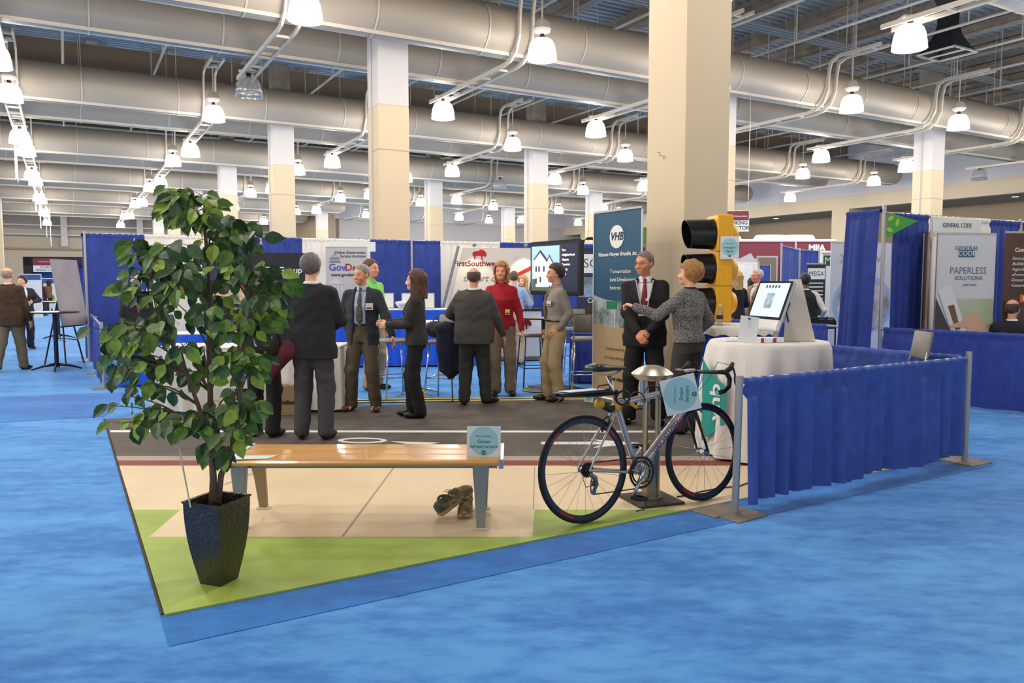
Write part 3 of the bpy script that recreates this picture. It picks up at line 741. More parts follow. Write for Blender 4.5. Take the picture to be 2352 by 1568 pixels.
# seat post, saddle
sp = STt + V((-.055, 0, .19))
m = MB(); m.cyl(STt, sp, .016, n=14); m.build('seat_post', chrome, bike, True)
m = MB(); rows = []
for x, w, z, h in ((-.15, .02, 0, .02), (-.14, .064, .006, .045), (-.1, .076, .008, .055), (-.05, .06, .004, .05), (.0, .036, .0, .042), (.06, .022, -.006, .026), (.12, .018, -.006, .022), (.135, .006, -.01, .01)):
    rows.append([sp + V((x, w * cos(t), .045 + z + h * (.5 * sin(t) if sin(t) > 0 else .9 * sin(t) * (abs(cos(t)) ** .6)))) for t in [2 * pi * i / 16 for i in range(17)]])
m.grid(rows); m.add(rows[0][:-1], [tuple(range(16))]); m.add(rows[-1][:-1], [tuple(range(15, -1, -1))]); sd = m.build('saddle', mat('saddle', (34, 33, 32), .35), bike, True)
m = MB()
for s in (-1, 1): m.tube([sp + V((-.1, s * .03, .02)), sp + V((-.04, s * .022, .0)), sp + V((.04, s * .02, 0)), sp + V((.11, s * .006, .03))], .0035, 6)
m.build('saddle_rails', chrome, sd, True)
# cockpit
st_ = HTt + V((-.0, 0, .03)); bc = st_ + V((.10, 0, .045))
m = MB(); m.cyl(HTt + V((0, 0, .02)), st_ + V((-.004, 0, .02)), .018, n=12); m.cyl(st_, bc, .015, n=12); m.build('stem', blk, bike, True)
for s in (-1, 1):
    m = MB(); B_ = [bc, bc + V((.0, s * .08, 0)), bc + V((.01, s * .19, .0)), bc + V((.05, s * .21, .0)), bc + V((.09, s * .21, -.01)), bc + V((.115, s * .21, -.05)), bc + V((.105, s * .21, -.1)), bc + V((.06, s * .21, -.13)), bc + V((.0, s * .21, -.135))]
    m.tube(B_, [.013] * 3 + [.016] * 6, 10); h = m.build('handlebar', blk, bike, True)
    m = MB(); m.tube([bc + V((.08, s * .21, .0)), bc + V((.125, s * .21, .02)), bc + V((.15, s * .21, .055))], [.017, .018, .012], 8); m.build('brake_hood', mat('hood_rubber', (28, 26, 25), .6), h, True)
    m = MB(); m.tube([bc + V((.145, s * .21, .03)), bc + V((.165, s * .21, -.02)), bc + V((.165, s * .205, -.07)), bc + V((.19, s * .2, -.12))], [.009, .007, .006, .004], 6); m.build('brake_lever', mat('lever', (70, 70, 72), .35, .6), h, True)
    m = MB(); m.tube([bc + V((.14, s * .2, .04)), bc + V((.12, s * .1, .06)), bc + V((.1, s * .03, -.06)), HTb + V((.03, 0, .03))], .0022, 5); m.build('brake_cable', blk, h)
    m = MB(); m.cyl(bc + V((-.006, s * .21, -.135)), bc + V((0, s * .21, -.135)), .0165, n=10); m.build('bar_plug', chrome, h)
m = MB(); m.bbox(st_ + V((.06, 0, .055)), (.07, .05, .02), .005); m.build('bike_computer', mat('grey_plastic', (170, 172, 172), .4), bike)
# drivetrain
m = MB()
for R0, r, y in ((.094, .007, -.05), (.072, .006, -.043)):
    m.torus(BB_ + V((0, y, 0)), R0, r, n=48, k=6)
for i in range(48):
    t = 2 * pi * i / 48; m.box(BB_ + V((cos(t) * .103, -.05, sin(t) * .103)), (.006, .003, .006), rot=Matrix.Rotation(-t, 3, 'Y'))
m.build('chainring', mat('chainring', (50, 48, 46), .4, .7), bike)
ca = R(-125)
m = MB()
for i in range(5):
    t = ca + 2 * pi * i / 5; m.cyl(BB_ + V((0, -.052, 0)), BB_ + V((cos(t) * .09, -.05, sin(t) * .09)), .009, .005, n=6)
e1 = BB_ + V((cos(ca) * .17, -.075, sin(ca) * .17)); e2 = BB_ + V((-cos(ca) * .17, .075, -sin(ca) * .17))
m.tube([BB_ + V((0, -.06, 0)), e1], [.015, .011], 8); m.tube([BB_ + V((0, .06, 0)), e2], [.015, .011], 8); m.cyl(BB_ + V((0, -.07, 0)), BB_ + V((0, .07, 0)), .014, n=12)
cr = m.build('crank', mat('crank_alloy', (176, 180, 190), .25, .85), bike, True)
for e, s in ((e1, -1), (e2, 1)):
    m = MB(); c = e + V((0, s * .05, -.0)); m.cyl(e, e + V((0, s * .1, 0)), .007, n=8)
    for dx in (-.03, .03): m.box(c + V((dx, s * .01, 0)), (.008, .085, .02))
    for dy in (-.03, .05): m.box(c + V((0, s * dy, 0)), (.06, .008, .02))
    m.tube([c + V((.03, s * .0, 0)), c + V((.065, 0, -.045)), c + V((.04, 0, -.08)), c + V((-.02, 0, -.08))], .004, 6)
    m.build('pedal', blk, cr)
m = MB()
for k, r in enumerate((.045, .040, .035, .03, .026)): m.cyl(RA + V((0, -.036 - .004 * k, 0)), RA + V((0, -.038 - .004 * k, 0)), r, n=22)
for i in range(22):
    t = 2 * pi * i / 22; m.box(RA + V((cos(t) * .046, -.037, sin(t) * .046)), (.005, .002, .005), rot=Matrix.Rotation(-t, 3, 'Y'))
m.build('cassette', mat('cassette', (60, 56, 50), .45, .7), bike)
dj = RA + V((.035, -.045, -.14))
m = MB()
up = [(RA + V((0, -.045, .042))), (BB_ + V((0, -.048, .1)))]
lo = [BB_ + V((0, -.048, -.1)), dj + V((.0, 0, -.015)), dj + V((-.02, 0, .01)), RA + V((.02, -.045, -.07)), RA + V((.035, -.045, -.04))]
m.tube(up, .004, 5); m.tube(lo, .004, 5); m.build('chain', mat('chain', (72, 60, 48), .5, .7), bike)
m = MB(); m.tube([RA + V((.0, -.055, -.02)), RA + V((.04, -.06, -.05)), RA + V((.05, -.06, -.09)), dj], [.014, .017, .014, .009], 8)
for q in (dj, RA + V((.03, -.05, -.085))): m.cyl(q + V((0, -.006, 0)), q + V((0, .006, 0)), .018, n=12)
m.build('rear_derailleur', mat('derailleur', (120, 122, 128), .35, .7), bike, True, auto=40)
m = MB(); m.tube([RA + V((.05, -.06, -.09)), RA + V((-.03, -.06, -.1)), RA + V((-.05, -.055, -.04)), RA + V((.02, -.06, .02))], .0025, 5); m.build('gear_cable', blk, bike)
m = MB(); q = STt * .55 + RA * .45 + V((.03, 0, .05)); m.tube([q + V((0, -.035, -.05)), q + V((.01, -.03, .03)), q + V((.02, 0, .05)), q + V((.01, .03, .03)), q + V((0, .035, -.05))], .008, 6); m.build('rear_brake', blk, bike)
m = MB(); q = HTb + V((.06, 0, .0)); m.tube([q + V((.02, -.035, -.07)), q + V((.01, -.03, 0)), q, q + V((.01, .03, 0)), q + V((.02, .035, -.07))], .008, 6); m.build('front_brake', chrome, bike)
# rack, bag and locks
rk = STt + V((-.05, 0, .075))
m = MB(); m.tube([rk + V((.06, 0, 0)), rk + V((-.12, 0, .0)), rk + V((-.42, 0, .015))], [.018, .02, .012], 8); m.box(rk + V((-.22, 0, .02)), (.36, .12, .012)); m.tube([rk + V((-.38, -.05, .01)), rk + V((-.43, -.03, -.03)), rk + V((-.4, 0, -.05))], .004, 5); m.tube([rk + V((-.14, -.06, .03)), rk + V((-.13, -.06, .055)), rk + V((-.05, -.06, .06)), rk + V((-.04, -.06, .03)), rk + V((-.14, -.06, .03))], .0045, 6)
m.build('seat_post_rack', blk, bike)
m = MB(); m.tube([rk + V((.05, 0, -.09)), rk + V((-.02, -.03, -.1)), rk + V((-.1, -.02, -.06))], [.022, .024, .02], 10); m.build('lock', mat('lock_black', (26, 24, 22), .5), bike, True)
for q in (rk + V((-.1, -.02, -.06)), rk + V((.03, -.015, -.095))):
    m = MB(); m.lathe([(0, -.028), (.026, -.026), (.028, .02), (0, .024)], q, n=14, rot=rot_to((-1, 0, .4))); m.build('lock_cap', mat('lock_yellow', (222, 164, 30), .45), bike, True)
m = MB(); pts = []
for i in range(60):
    t = i / 59; q = STt.lerp(HTt, .0 + t * .8); a = t * 14 * pi / 2; pts.append(q + V((0, cos(a) * (.025 + .03 * t), sin(a) * (.025 + .04 * t))))
m.tube(pts, .0045, 6); m.torus(STt + V((.03, -.03, .04)), .045, .009, (.3, 1, .2), n=24, k=6); m.build('coiled_cable', blk, bike, True)
m = MB(); q = STt + V((.09, -.03, .0)); m.cyl(q, q + V((.05, 0, -.03)), .012, n=8); m.build('cable_end', MATS['lock_yellow'], bike)
p = bike.matrix_basis @ (rk + V((-.22, -.0, .033)))
Mb = Matrix.Translation(bike.location) @ bike.rotation_euler.to_matrix().to_4x4()
q = Mb @ (rk + V((-.22, 0, .030)))
o = thing('paper_sheet', 'pale blue printed sheet lying on the rack behind the bicycle saddle', 'paper', q, yaw); o.rotation_euler = (R(-4), 0, yaw)
m = MB(); m.slab([(-.13, -.075), (.13, -.075), (.13, .06), (-.13, .06)], 0, .004); m.build('sheet', mat('paper_blue', (206, 218, 220)), o)
c = D(1583, 903, 5.08)
ask_sign('bicycle_sign', 'tilted white sign with a teal disc reading Smart Sensors hung on the bicycle', c - V((.028, 0, .125)), R(2), .235, .24, ['Smart', 'Sensors'], roll=R(-14), fold=False, textrot=R(76))
c = G(1352, 925, .0)
ask_sign('floor_sign', 'small teal card standing on the road mat by the bottom of the tall banner', (c.x, c.y, ZM), R(-40), .14, .16, ['Complete', 'Streets'])
o = thing('power_cord', 'black power cord lying on the mat between bollard and front wheel', 'cord'); m = MB()
m.tube([G(u, v, ZM + .006) for u, v in ((1555, 1140), (1580, 1137), (1610, 1128), (1650, 1121), (1700, 1115), (1740, 1100))], .005, 6); m.build('cable', blk, o, True)

# ---- pipe and drape
blue_cloth = mat('drape_blue', (64, 92, 176), .75, vary=.12, vscale=8, bump=.25, bscale=60)
navy_cloth = mat('drape_navy', (42, 64, 146), .75, vary=.12, vscale=8, bump=.25, bscale=60)
white_cloth = mat('drape_white', (236, 230, 222), .8, bump=.2, bscale=60)
bright_cloth = mat('skirt_blue', (8, 84, 214), .6, vary=.12, vscale=10)
pipe_m = mat('pipe_alu', (178, 178, 176), .35, .6)
def curtain(p0, p1, z0, z1, m, parent, name='curtain', freq=5.5, amp=.035, seed=0, gather=True, flare=.0, over=.02):
    r = random.Random(seed * 7 + 3); p0, p1 = V(p0), V(p1); L = (p1 - p0).length; d = (p1 - p0) / L; nrm = V((d.y, -d.x, 0))
    nx = max(8, min(900, int(L / .014))); ph = [r.uniform(0, 6) for _ in range(5)]
    zs = [z0, z0 + (z1 - z0) * .2, z0 + (z1 - z0) * .5, z0 + (z1 - z0) * .8, z1 - .12, z1 - .09, z1 - .05, z1 - .015, z1 + .012, z1 + .012, z1 - .03]
    mb = MB(); rows = []
    for k, z in enumerate(zs):
        f = (z1 - z) / (z1 - z0); row = []
        for i in range(nx + 1):
            s = L * i / nx
            q_ = s * freq * 5.2 + 1.6 * sin(s * 2.7 + ph[1]) + ph[0]; w = (abs(sin(q_ / 2)) ** .7 * 2 - 1) * .55 * (.7 + .3 * sin(s * 1.9 + ph[3])) + sin(s * freq * 8.3 + ph[2] + 1.2 * sin(s * 2.3)) * .15 + sin(s * freq * 1.1 + ph[3]) * .4
            y = amp * w * (.55 + .6 * f)
            if k in (5, 6): y = .014 + .006 * sin(s * 60 + ph[4])
            if k == 7: y = .03 + .006 * sin(s * 70 + ph[4])
            if k == 8: y = .012
            if k == 9: y = -.02
            if k == 10: y = -.03
            if k < 5: y += .015
            z_ = z + (.0025 * sin(s * 55 + 3 * sin(s * 7) + ph[2]) if k >= 7 else 0) + (.008 * sin(s * 9) if k == 0 else 0)
            row.append(p0 + d * s + nrm * (y + flare * f) + V((0, 0, z_)))
        rows.append(row)
    mb.grid(rows); return mb.build(name, m, parent, True)
def post(parent, p, h, base=True, rz=0, leanx=0):
    m = MB(); m.cyl((p[0], p[1], .008), (p[0] + leanx, p[1], h), .024, n=14); po = m.build('post', pipe_m, parent, True, auto=40)
    if base: m = MB(); m.bbox((p[0], p[1], .005), (.3, .3, .01), .004, rz=rz); m.build('base_plate', mat('plate_steel', (138, 128, 112), .55, .3, vary=.15, vscale=6), parent)
    return po
def rail(parent, p0, p1, z):
    m = MB(); m.cyl((p0[0], p0[1], z), (p1[0], p1[1], z), .018, n=10); m.build('rail', pipe_m, parent, True)
Pa = G(1688, 1180); Pb = G(2207, 1060); Pc = Pb + lf * 1.55
o = thing('drape_barrier', 'low blue pleated drape on a steel post, along the booth front beside the bicycle', 'drape barrier')
post(o, Pa, .905, rz=TH + .1, leanx=.012); rail(o, Pa, Pb, .87)
m = MB(); q = Pa + V((-.12, .1, 0)); m.bbox((q.x, q.y, .006), (.3, .3, .01), rz=TH + .1); m.build('base_plate', MATS['plate_steel'], o)
curtain(Pa + fr * .04 , Pb - fr * .02, .07, .875, blue_cloth, o, freq=5.5, amp=.075, seed=2)
o = thing('drape_barrier', 'low blue drape returning from the front corner post toward the white round table', 'drape barrier')
post(o, Pb + V((.03, 0, 0)), .93, rz=TH); rail(o, Pb, Pb + lf * 2.9, .87)
curtain(Pb + lf * 2.9, Pb + lf * .03, .07, .885, blue_cloth, o, freq=5, amp=.04, seed=3)

# ---- round high table with white cloth
tc = V((2.23, 6.76, 0)); RT = .50; HT = 1.0
tab = thing('cocktail_table', 'round high table under a floor length white cloth with teal lettering', 'table', tc)
m = MB(); m.cyl((0, 0, .02), (0, 0, HT - .02), .04, n=14); m.cyl((0, 0, 0), (0, 0, .02), .3, n=24); m.build('pedestal', blk, tab)
m = MB(); m.cyl((0, 0, HT - .03), (0, 0, HT - .004), RT - .01, n=40); m.build('table_top', mat('ply', (180, 150, 110), .6), tab)
cl = MB(); rows = []; N = 120
for k, z in enumerate((HT, HT, HT - .012, HT - .05, HT - .25, HT - .5, HT - .75, .03)):
    row = []
    for i in range(N + 1):
        t = 2 * pi * i / N; f = max(0, (HT - z)) / HT
        wv = (sin(t * 9 + .5) + .6 * sin(t * 17 + 2) + .4 * sin(t * 5)) * .028 * min(1, f * 3)
        r = {0: 0, 1: RT - .01, 2: RT}.get(k, RT + .012 + .05 * f + wv)
        row.append(V((cos(t) * r, sin(t) * r, z)))
    rows.append(row)
cl.grid(rows); tcl = cl.build('tablecloth', mat('cloth_white', (232, 226, 220), .8, bump=.1, bscale=40), None, True, auto=70)
tcl.location = tc + V((0, 0, .002)); tag(tcl, 'white floor length cloth covering the round high table', 'tablecloth')
teal = mat('teal_flag', (24, 150, 138), .6)
def on_cyl(x, z, r, t0): t = t0 + x / r; return V((cos(t) * r, sin(t) * r, z))
pn = MB(); t0 = R(212); rr = RT + .062
out = [(-.30, .86), (-.12, .74), (-.02, .68), (.06, .64), (.06, .34), (-.02, .29), (-.10, .22), (-.30, .12)]
rows = []
for i in range(13):
    x = -.3 + .36 * i / 12
    def yat(x, pts):
        for (x0, z0), (x1, z1) in zip(pts, pts[1:]):
            if min(x0, x1) <= x <= max(x0, x1) and x0 != x1: return z0 + (z1 - z0) * (x - x0) / (x1 - x0)
        return pts[-1][1]
    top = yat(x, out[:4]); bot = yat(x, out[4:][::-1])
    rows.append([on_cyl(x, bot + (top - bot) * j / 6, rr + .012, t0) for j in range(7)])
pn.grid(rows, flip=True); pn.build('teal_panel', teal, tcl, True)
me = text_mesh('vhb', .2, depth=.004, offset=.004)
for v in me.vertices:
    x, y = v.co.x, v.co.y; v.co = on_cyl(-y * .9 - .06, .50 + x * 1.1, rr + .016 + v.co.z, t0)
me.materials.clear(); me.materials.append(mat('letter_white', (240, 240, 236), .6)); lo_ = bpy.data.objects.new('lettering', me); link(lo_, tcl)

# ---- things on the white round table
zt = HT + .004
c = V((2.2, 6.72, zt)); mon = thing('desktop_computer', 'all in one desktop computer with silver frame and lit screen tilted back', 'computer', c, R(-77))
Mt = Matrix.Translation((0, -.05, .10)) @ Matrix.Rotation(R(-20), 4, 'X') @ Matrix.Scale(1.06, 4)
def put(ob, M=Mt): ob.matrix_local = M @ ob.matrix_local; return ob
alu_w = mat('imac_alu', (206, 206, 206), .35, .3)
m = MB(); m.bbox((0, .0, .2), (.49, .035, .42), .012); put(m.build('housing', alu_w, mon))
m = MB(); m.box((0, -.0185, .245), (.488, .002, .325)); put(m.build('bezel', mat('bezel', (12, 12, 14), .15), mon))
m = MB(); m.box((0, -.0205, .247), (.44, .002, .285)); sc = put(m.build('screen', mat('screen_blue', (184, 222, 238), .2, emis=.7), mon))
m = MB(); m.box((0, -.0222, .24), (.11, .001, .13)); put(m.build('picture', mat('screen_picture', (98, 112, 110), .3, emis=.35, rgb2=(170, 196, 220), vscale=22), mon))
m = MB()
for k in range(5): m.cyl((-.1 + .045 * k, -.0222, .36), (-.1 + .045 * k, -.0232, .36), .015, n=14)
put(m.build('icons', mat('icon_dark', (70, 74, 84), .4), mon))
m = MB(); m.box((0, -.019, .045), (.47, .003, .07)); put(m.build('chin', alu_w, mon)); text('', .01, blk, mon, (0, 0, 0)) if 0 else None
m = MB(); m.tube([V((0, .03, .28)), V((0, .12, .14)), V((0, .08, .01))], [.02, .02, .02], 6); m.bbox((0, .03, .006), (.19, .16, .01)); m.build('foot', alu_w, mon)
c = V((2.49, 6.74, zt)); o = thing('literature_stand', 'white tapered cardboard stand behind the computer on the round table', 'display stand', c, R(-12))
m = MB(); bb_ = [V((-.14, -.07, 0)), V((.12, -.09, 0)), V((.13, .09, 0)), V((-.1, .11, 0))]; tt = [V((-.10, -.012, .53)), V((-.0, -.02, .53)), V((.005, .02, .53)), V((-.08, .025, .53))]
m.add(bb_ + tt, [(3, 2, 1, 0), (4, 5, 6, 7), (0, 1, 5, 4), (1, 2, 6, 5), (2, 3, 7, 6), (3, 0, 4, 7)]); m.build('panel', mat('stand_white', (224, 216, 206), .6), o)
m = MB(); m.tube([V((-.1, -.06, .16)), V((-.12, -.05, .25)), V((-.09, -.045, .33))], .006, 6); m.build('grip', blk, o)
c = V((1.97, 6.52, zt)); o = thing('menu_card', 'white upright printed card at the front of the round table', 'card', c, R(-10))
m = MB(); m.box((.01, 0, .11), (.15, .003, .22), rot=Matrix.Rotation(R(-8), 3, 'X') @ Matrix.Rotation(R(7), 3, 'Y')); m.build('card', mat('card_white', (232, 236, 236)), o)
for k in range(4): text('- - - -', .016, mat('grey_ink', (140, 160, 165)), o, (.01, -.024 + .006 * k, .05 + .04 * k))
m = MB(); m.cyl((.015, -.0, .2), (.015, -.008, .2), .011, n=12); m.build('logo', mat('teal_ink', (22, 128, 124)), o)
o = thing('flyer_stack', 'thin stack of white flyers flat at the left rim of the round table', 'flyers', (1.9, 6.72, zt), R(20)); m = MB(); m.box((0, 0, .004), (.22, .16, .008)); m.build('sheets', mat('card_white', (232, 236, 236)), o)
for q, nm in (((2.12, 6.5), 'small red and white box on the round table beneath the computer'), ((2.23, 6.52), 'small white card box right of the red and white box')):
    o = thing('card_box', nm, 'box', (q[0], q[1], zt), R(-8)); m = MB(); m.bbox((0, 0, .02), (.09, .06, .04), .003); m.build('box_body', mat('card_white', (232, 236, 236)), o)
    m = MB(); m.box((-.03, -.0305, .02), (.025, .002, .036)); m.build('red_band', mat('red_ink', (160, 30, 44), .5), o)

# ---- smaller table behind, with traffic signal and bottle
t2 = V((2.3, 8.3, 0)); o = thing('cocktail_table', 'high table with white top cloth and blue skirt behind the tweed jacketed woman', 'table', t2)
m = MB(); m.cyl((0, 0, .02), (0, 0, 1.04), .03, n=10); m.cyl((0, 0, 0), (0, 0, .02), .25, n=20); m.build('pedestal', blk, o)
m = MB(); rows = [[V((cos(2 * pi * i / 60) * r, sin(2 * pi * i / 60) * r, z + (.012 * sin(i * 1.7) if z < 1.03 else 0))) for i in range(61)] for r, z in ((0, 1.06), (.44, 1.06), (.455, 1.05), (.47, .97))]
m.grid(rows); m.build('cloth', MATS['cloth_white'], o, True, auto=60)
m = MB(); rows = [[V((cos(2 * pi * i / 90) * (r + .015 * sin(i * 1.3)), sin(2 * pi * i / 90) * (r + .015 * sin(i * 1.3)), z)) for i in range(91)] for r, z in ((.43, .99), (.45, .5), (.46, .1))]
m.grid(rows); m.build('skirt', bright_cloth, o, True)
zb = 1.062
o = thing('water_bottle', 'clear plastic water bottle with dark label on the table under the signal', 'bottle', (2.14, 8.02, zb))
m = MB(); m.lathe([(.03, 0), (.033, .01), (.033, .06), (.03, .09), (.033, .12), (.03, .16), (.013, .19), (.013, .2)], n=18); m.build('bottle', mat('clear_plastic', (220, 224, 226), .1, trans=.8, alpha=.6), o, True)
m = MB(); m.cyl((0, 0, .07), (0, 0, .11), .0335, n=18); m.build('label_band', mat('label_dark', (60, 30, 40), .5), o)
m = MB(); m.cyl((0, 0, .2), (0, 0, .22), .015, n=12); m.build('cap', mat('cap_white', (236, 236, 236), .5), o)
o = thing('snack_bag', 'open white bag of pastries beside the water bottle', 'bag', (2.0, 8.1, zb)); m = MB(); m.lathe([(.05, 0), (.07, .03), (.06, .07), (.07, .085)], n=10, sx=1.2); m.build('bag', MATS['cap_white'], o)
m = MB(); m.lathe([(0, .03), (.04, .04), (.045, .06), (.02, .085), (0, .088)], (0, -.02, 0), n=10); m.build('pastry', mat('pastry', (176, 112, 70), .8), o, True)

sg = thing('traffic_signal', 'yellow traffic signal head with three black visors standing on the back table', 'traffic signal', (2.2, 8.32, zb), R(-84))
yel = mat('signal_yellow', (246, 178, 8), .35, bump=.05); vis = mat('visor_black', (20, 20, 20), .3)
m = MB(); m.bbox((0, 0, .59), (.34, .17, 1.12), .012); m.build('housing', yel, sg)
for k in range(3):
    z = .23 + .36 * k
    m = MB(); rows = []
    for y, r, cut in ((-.085, .16, 0), (-.2, .158, .02), (-.36, .152, .06)):
        rows.append([V((cos(t) * r, y - (.03 * sin(t) if y < -.3 else 0), z + sin(t) * r)) for t in [R(-70) - pi * .0 + (R(320)) * i / 30 for i in range(31)]])
    m.grid(rows); rows2 = [[V((p.x * .96, p.y, z + (p.z - z) * .96)) for p in r] for r in rows]; m.grid(rows2, flip=True)
    m.grid([rows[-1], rows2[-1]])
    m.build('visor', vis, sg, True, auto=50)
    m = MB(); m.cyl((0, -.085, z), (0, -.1, z), .165, n=30); m.build('door_ring', vis, sg)
    m = MB(); m.lathe([(.145, 0), (.12, .02), (.06, .035), (0, .04)], (0, -.1, z), n=24, rot=rot_to((0, -1, 0))); m.build('lens', mat('lens_%d' % k, [(20, 70, 40), (120, 80, 10), (90, 16, 16)][k], .2), sg, True)
    m = MB(); m.lathe([(.15, 0), (.14, .03), (.1, .085), (.05, .11), (0, .115)], (0, .085, z), n=24, rot=rot_to((0, 1, 0))); m.build('reflector_dome', yel, sg, True)
    if k: m = MB(); m.box((0, 0, z - .18), (.345, .176, .008)); m.build('joint', mat('signal_seam', (150, 100, 8), .5), sg)
c = D(1676, 569, 8.12); ask_sign('signal_sign', 'white sign with a teal disc reading Intelligent Signals on the traffic signal', c - V((0, 0, .115)), R(-3), .19, .235, ['Intelligent', 'Signals'], fold=False)

# ---- tall roll-up banner
q0, q1 = D(1363, 800, 9.95), D(1471, 800, 9.12); q0.z = q1.z = 0; ctr = (q0 + q1) / 2; bw = (q1 - q0).length; ang = math.atan2(q1.y - q0.y, q1.x - q0.x)
bn = thing('rollup_banner', 'tall roll-up banner, dark teal above and beige below, reading VHB', 'banner', (ctr.x, ctr.y, .0), ang)
bn.location.z = ZM
b_teal, b_beige = mat('banner_teal', (18, 78, 108), .5), mat('banner_beige', (196, 168, 126), .5)
hw_ = bw / 2
def curve_edge(z, s): return [V((x, 0, z + s * (1 - (x / hw_) ** 2))) for x in [-hw_ + bw * i / 16 for i in range(17)]]
def band(name, z0, s0, z1, s1, m, y=0): mb = MB(); a_, b_ = curve_edge(z0, s0), curve_edge(z1, s1); mb.grid([[p + V((0, y, 0)) for p in a_], [p + V((0, y, 0)) for p in b_]]); mb.grid([[p + V((0, .003, 0)) for p in b_], [p + V((0, .003, 0)) for p in a_]]); return mb.build(name, m, bn)
band('lower_print', .08, 0, .98, -.04, b_beige); band('photo_print', .98, -.04, 1.34, -.07, mat('photo_print', (78, 96, 60), .5, rgb2=(196, 206, 216), vscale=5)); band('upper_print', 1.34, -.07, 2.36, 0, b_teal)
m = MB(); m.box((0, 0, 2.37), (bw, .02, .025)); m.build('top_rail', pipe_m, bn)
m = MB(); m.bbox((0, 0, .04), (bw + .02, .14, .08), .02); m.build('cassette_base', pipe_m, bn)
m = MB(); m.box((-hw_ - .006, 0, 1.2), (.012, .02, 2.3)); m.box((hw_ + .006, 0, 1.2), (.012, .02, 2.3)); m.build('edge_strip', mat('edge_white', (222, 220, 218), .4), bn)
m = MB(); m.box((-.02, -.004, 1.1), (.02, .004, .32)); m.build('photo_divider', mat('edge_white', (222, 220, 218)), bn)
m = MB(); m.box((-.09, -.006, 1.22), (.2, .004, .09)); m.build('street_sign_print', mat('sign_green', (30, 130, 80), .5), bn)
wht = mat('print_white', (240, 238, 232), .5)
m = MB(); m.cyl((.0, -.002, 2.05), (.0, -.006, 2.05), .14, n=40); m.build('logo_disc', wht, bn)
text('VHB', .135, mat('ink_navy', (20, 40, 60), .5), bn, (.0, -.008, 2.05), shear=.25, offset=.003)
text('Vanasse Hangen Brustlin, Inc.', .066, wht, bn, (.01, -.006, 1.84), shear=.3, offset=.0015)
for s, z in (('Transportation', 1.63), ('Land Development', 1.53), ('Environmental', 1.43)): text(s, .068, wht, bn, (-.13, -.006, z), align='LEFT')
ik = mat('ink_brown', (130, 104, 70), .5)
for s, z in (('Creating results for', .68), ('our clients and value', .57), ('for our communities.', .46)): text(s, .05, ik, bn, (-.02, -.006, z))
text('Your vision', .06, mat('ink_dark', (70, 52, 34), .5), bn, (.02, -.006, .31), offset=.002)
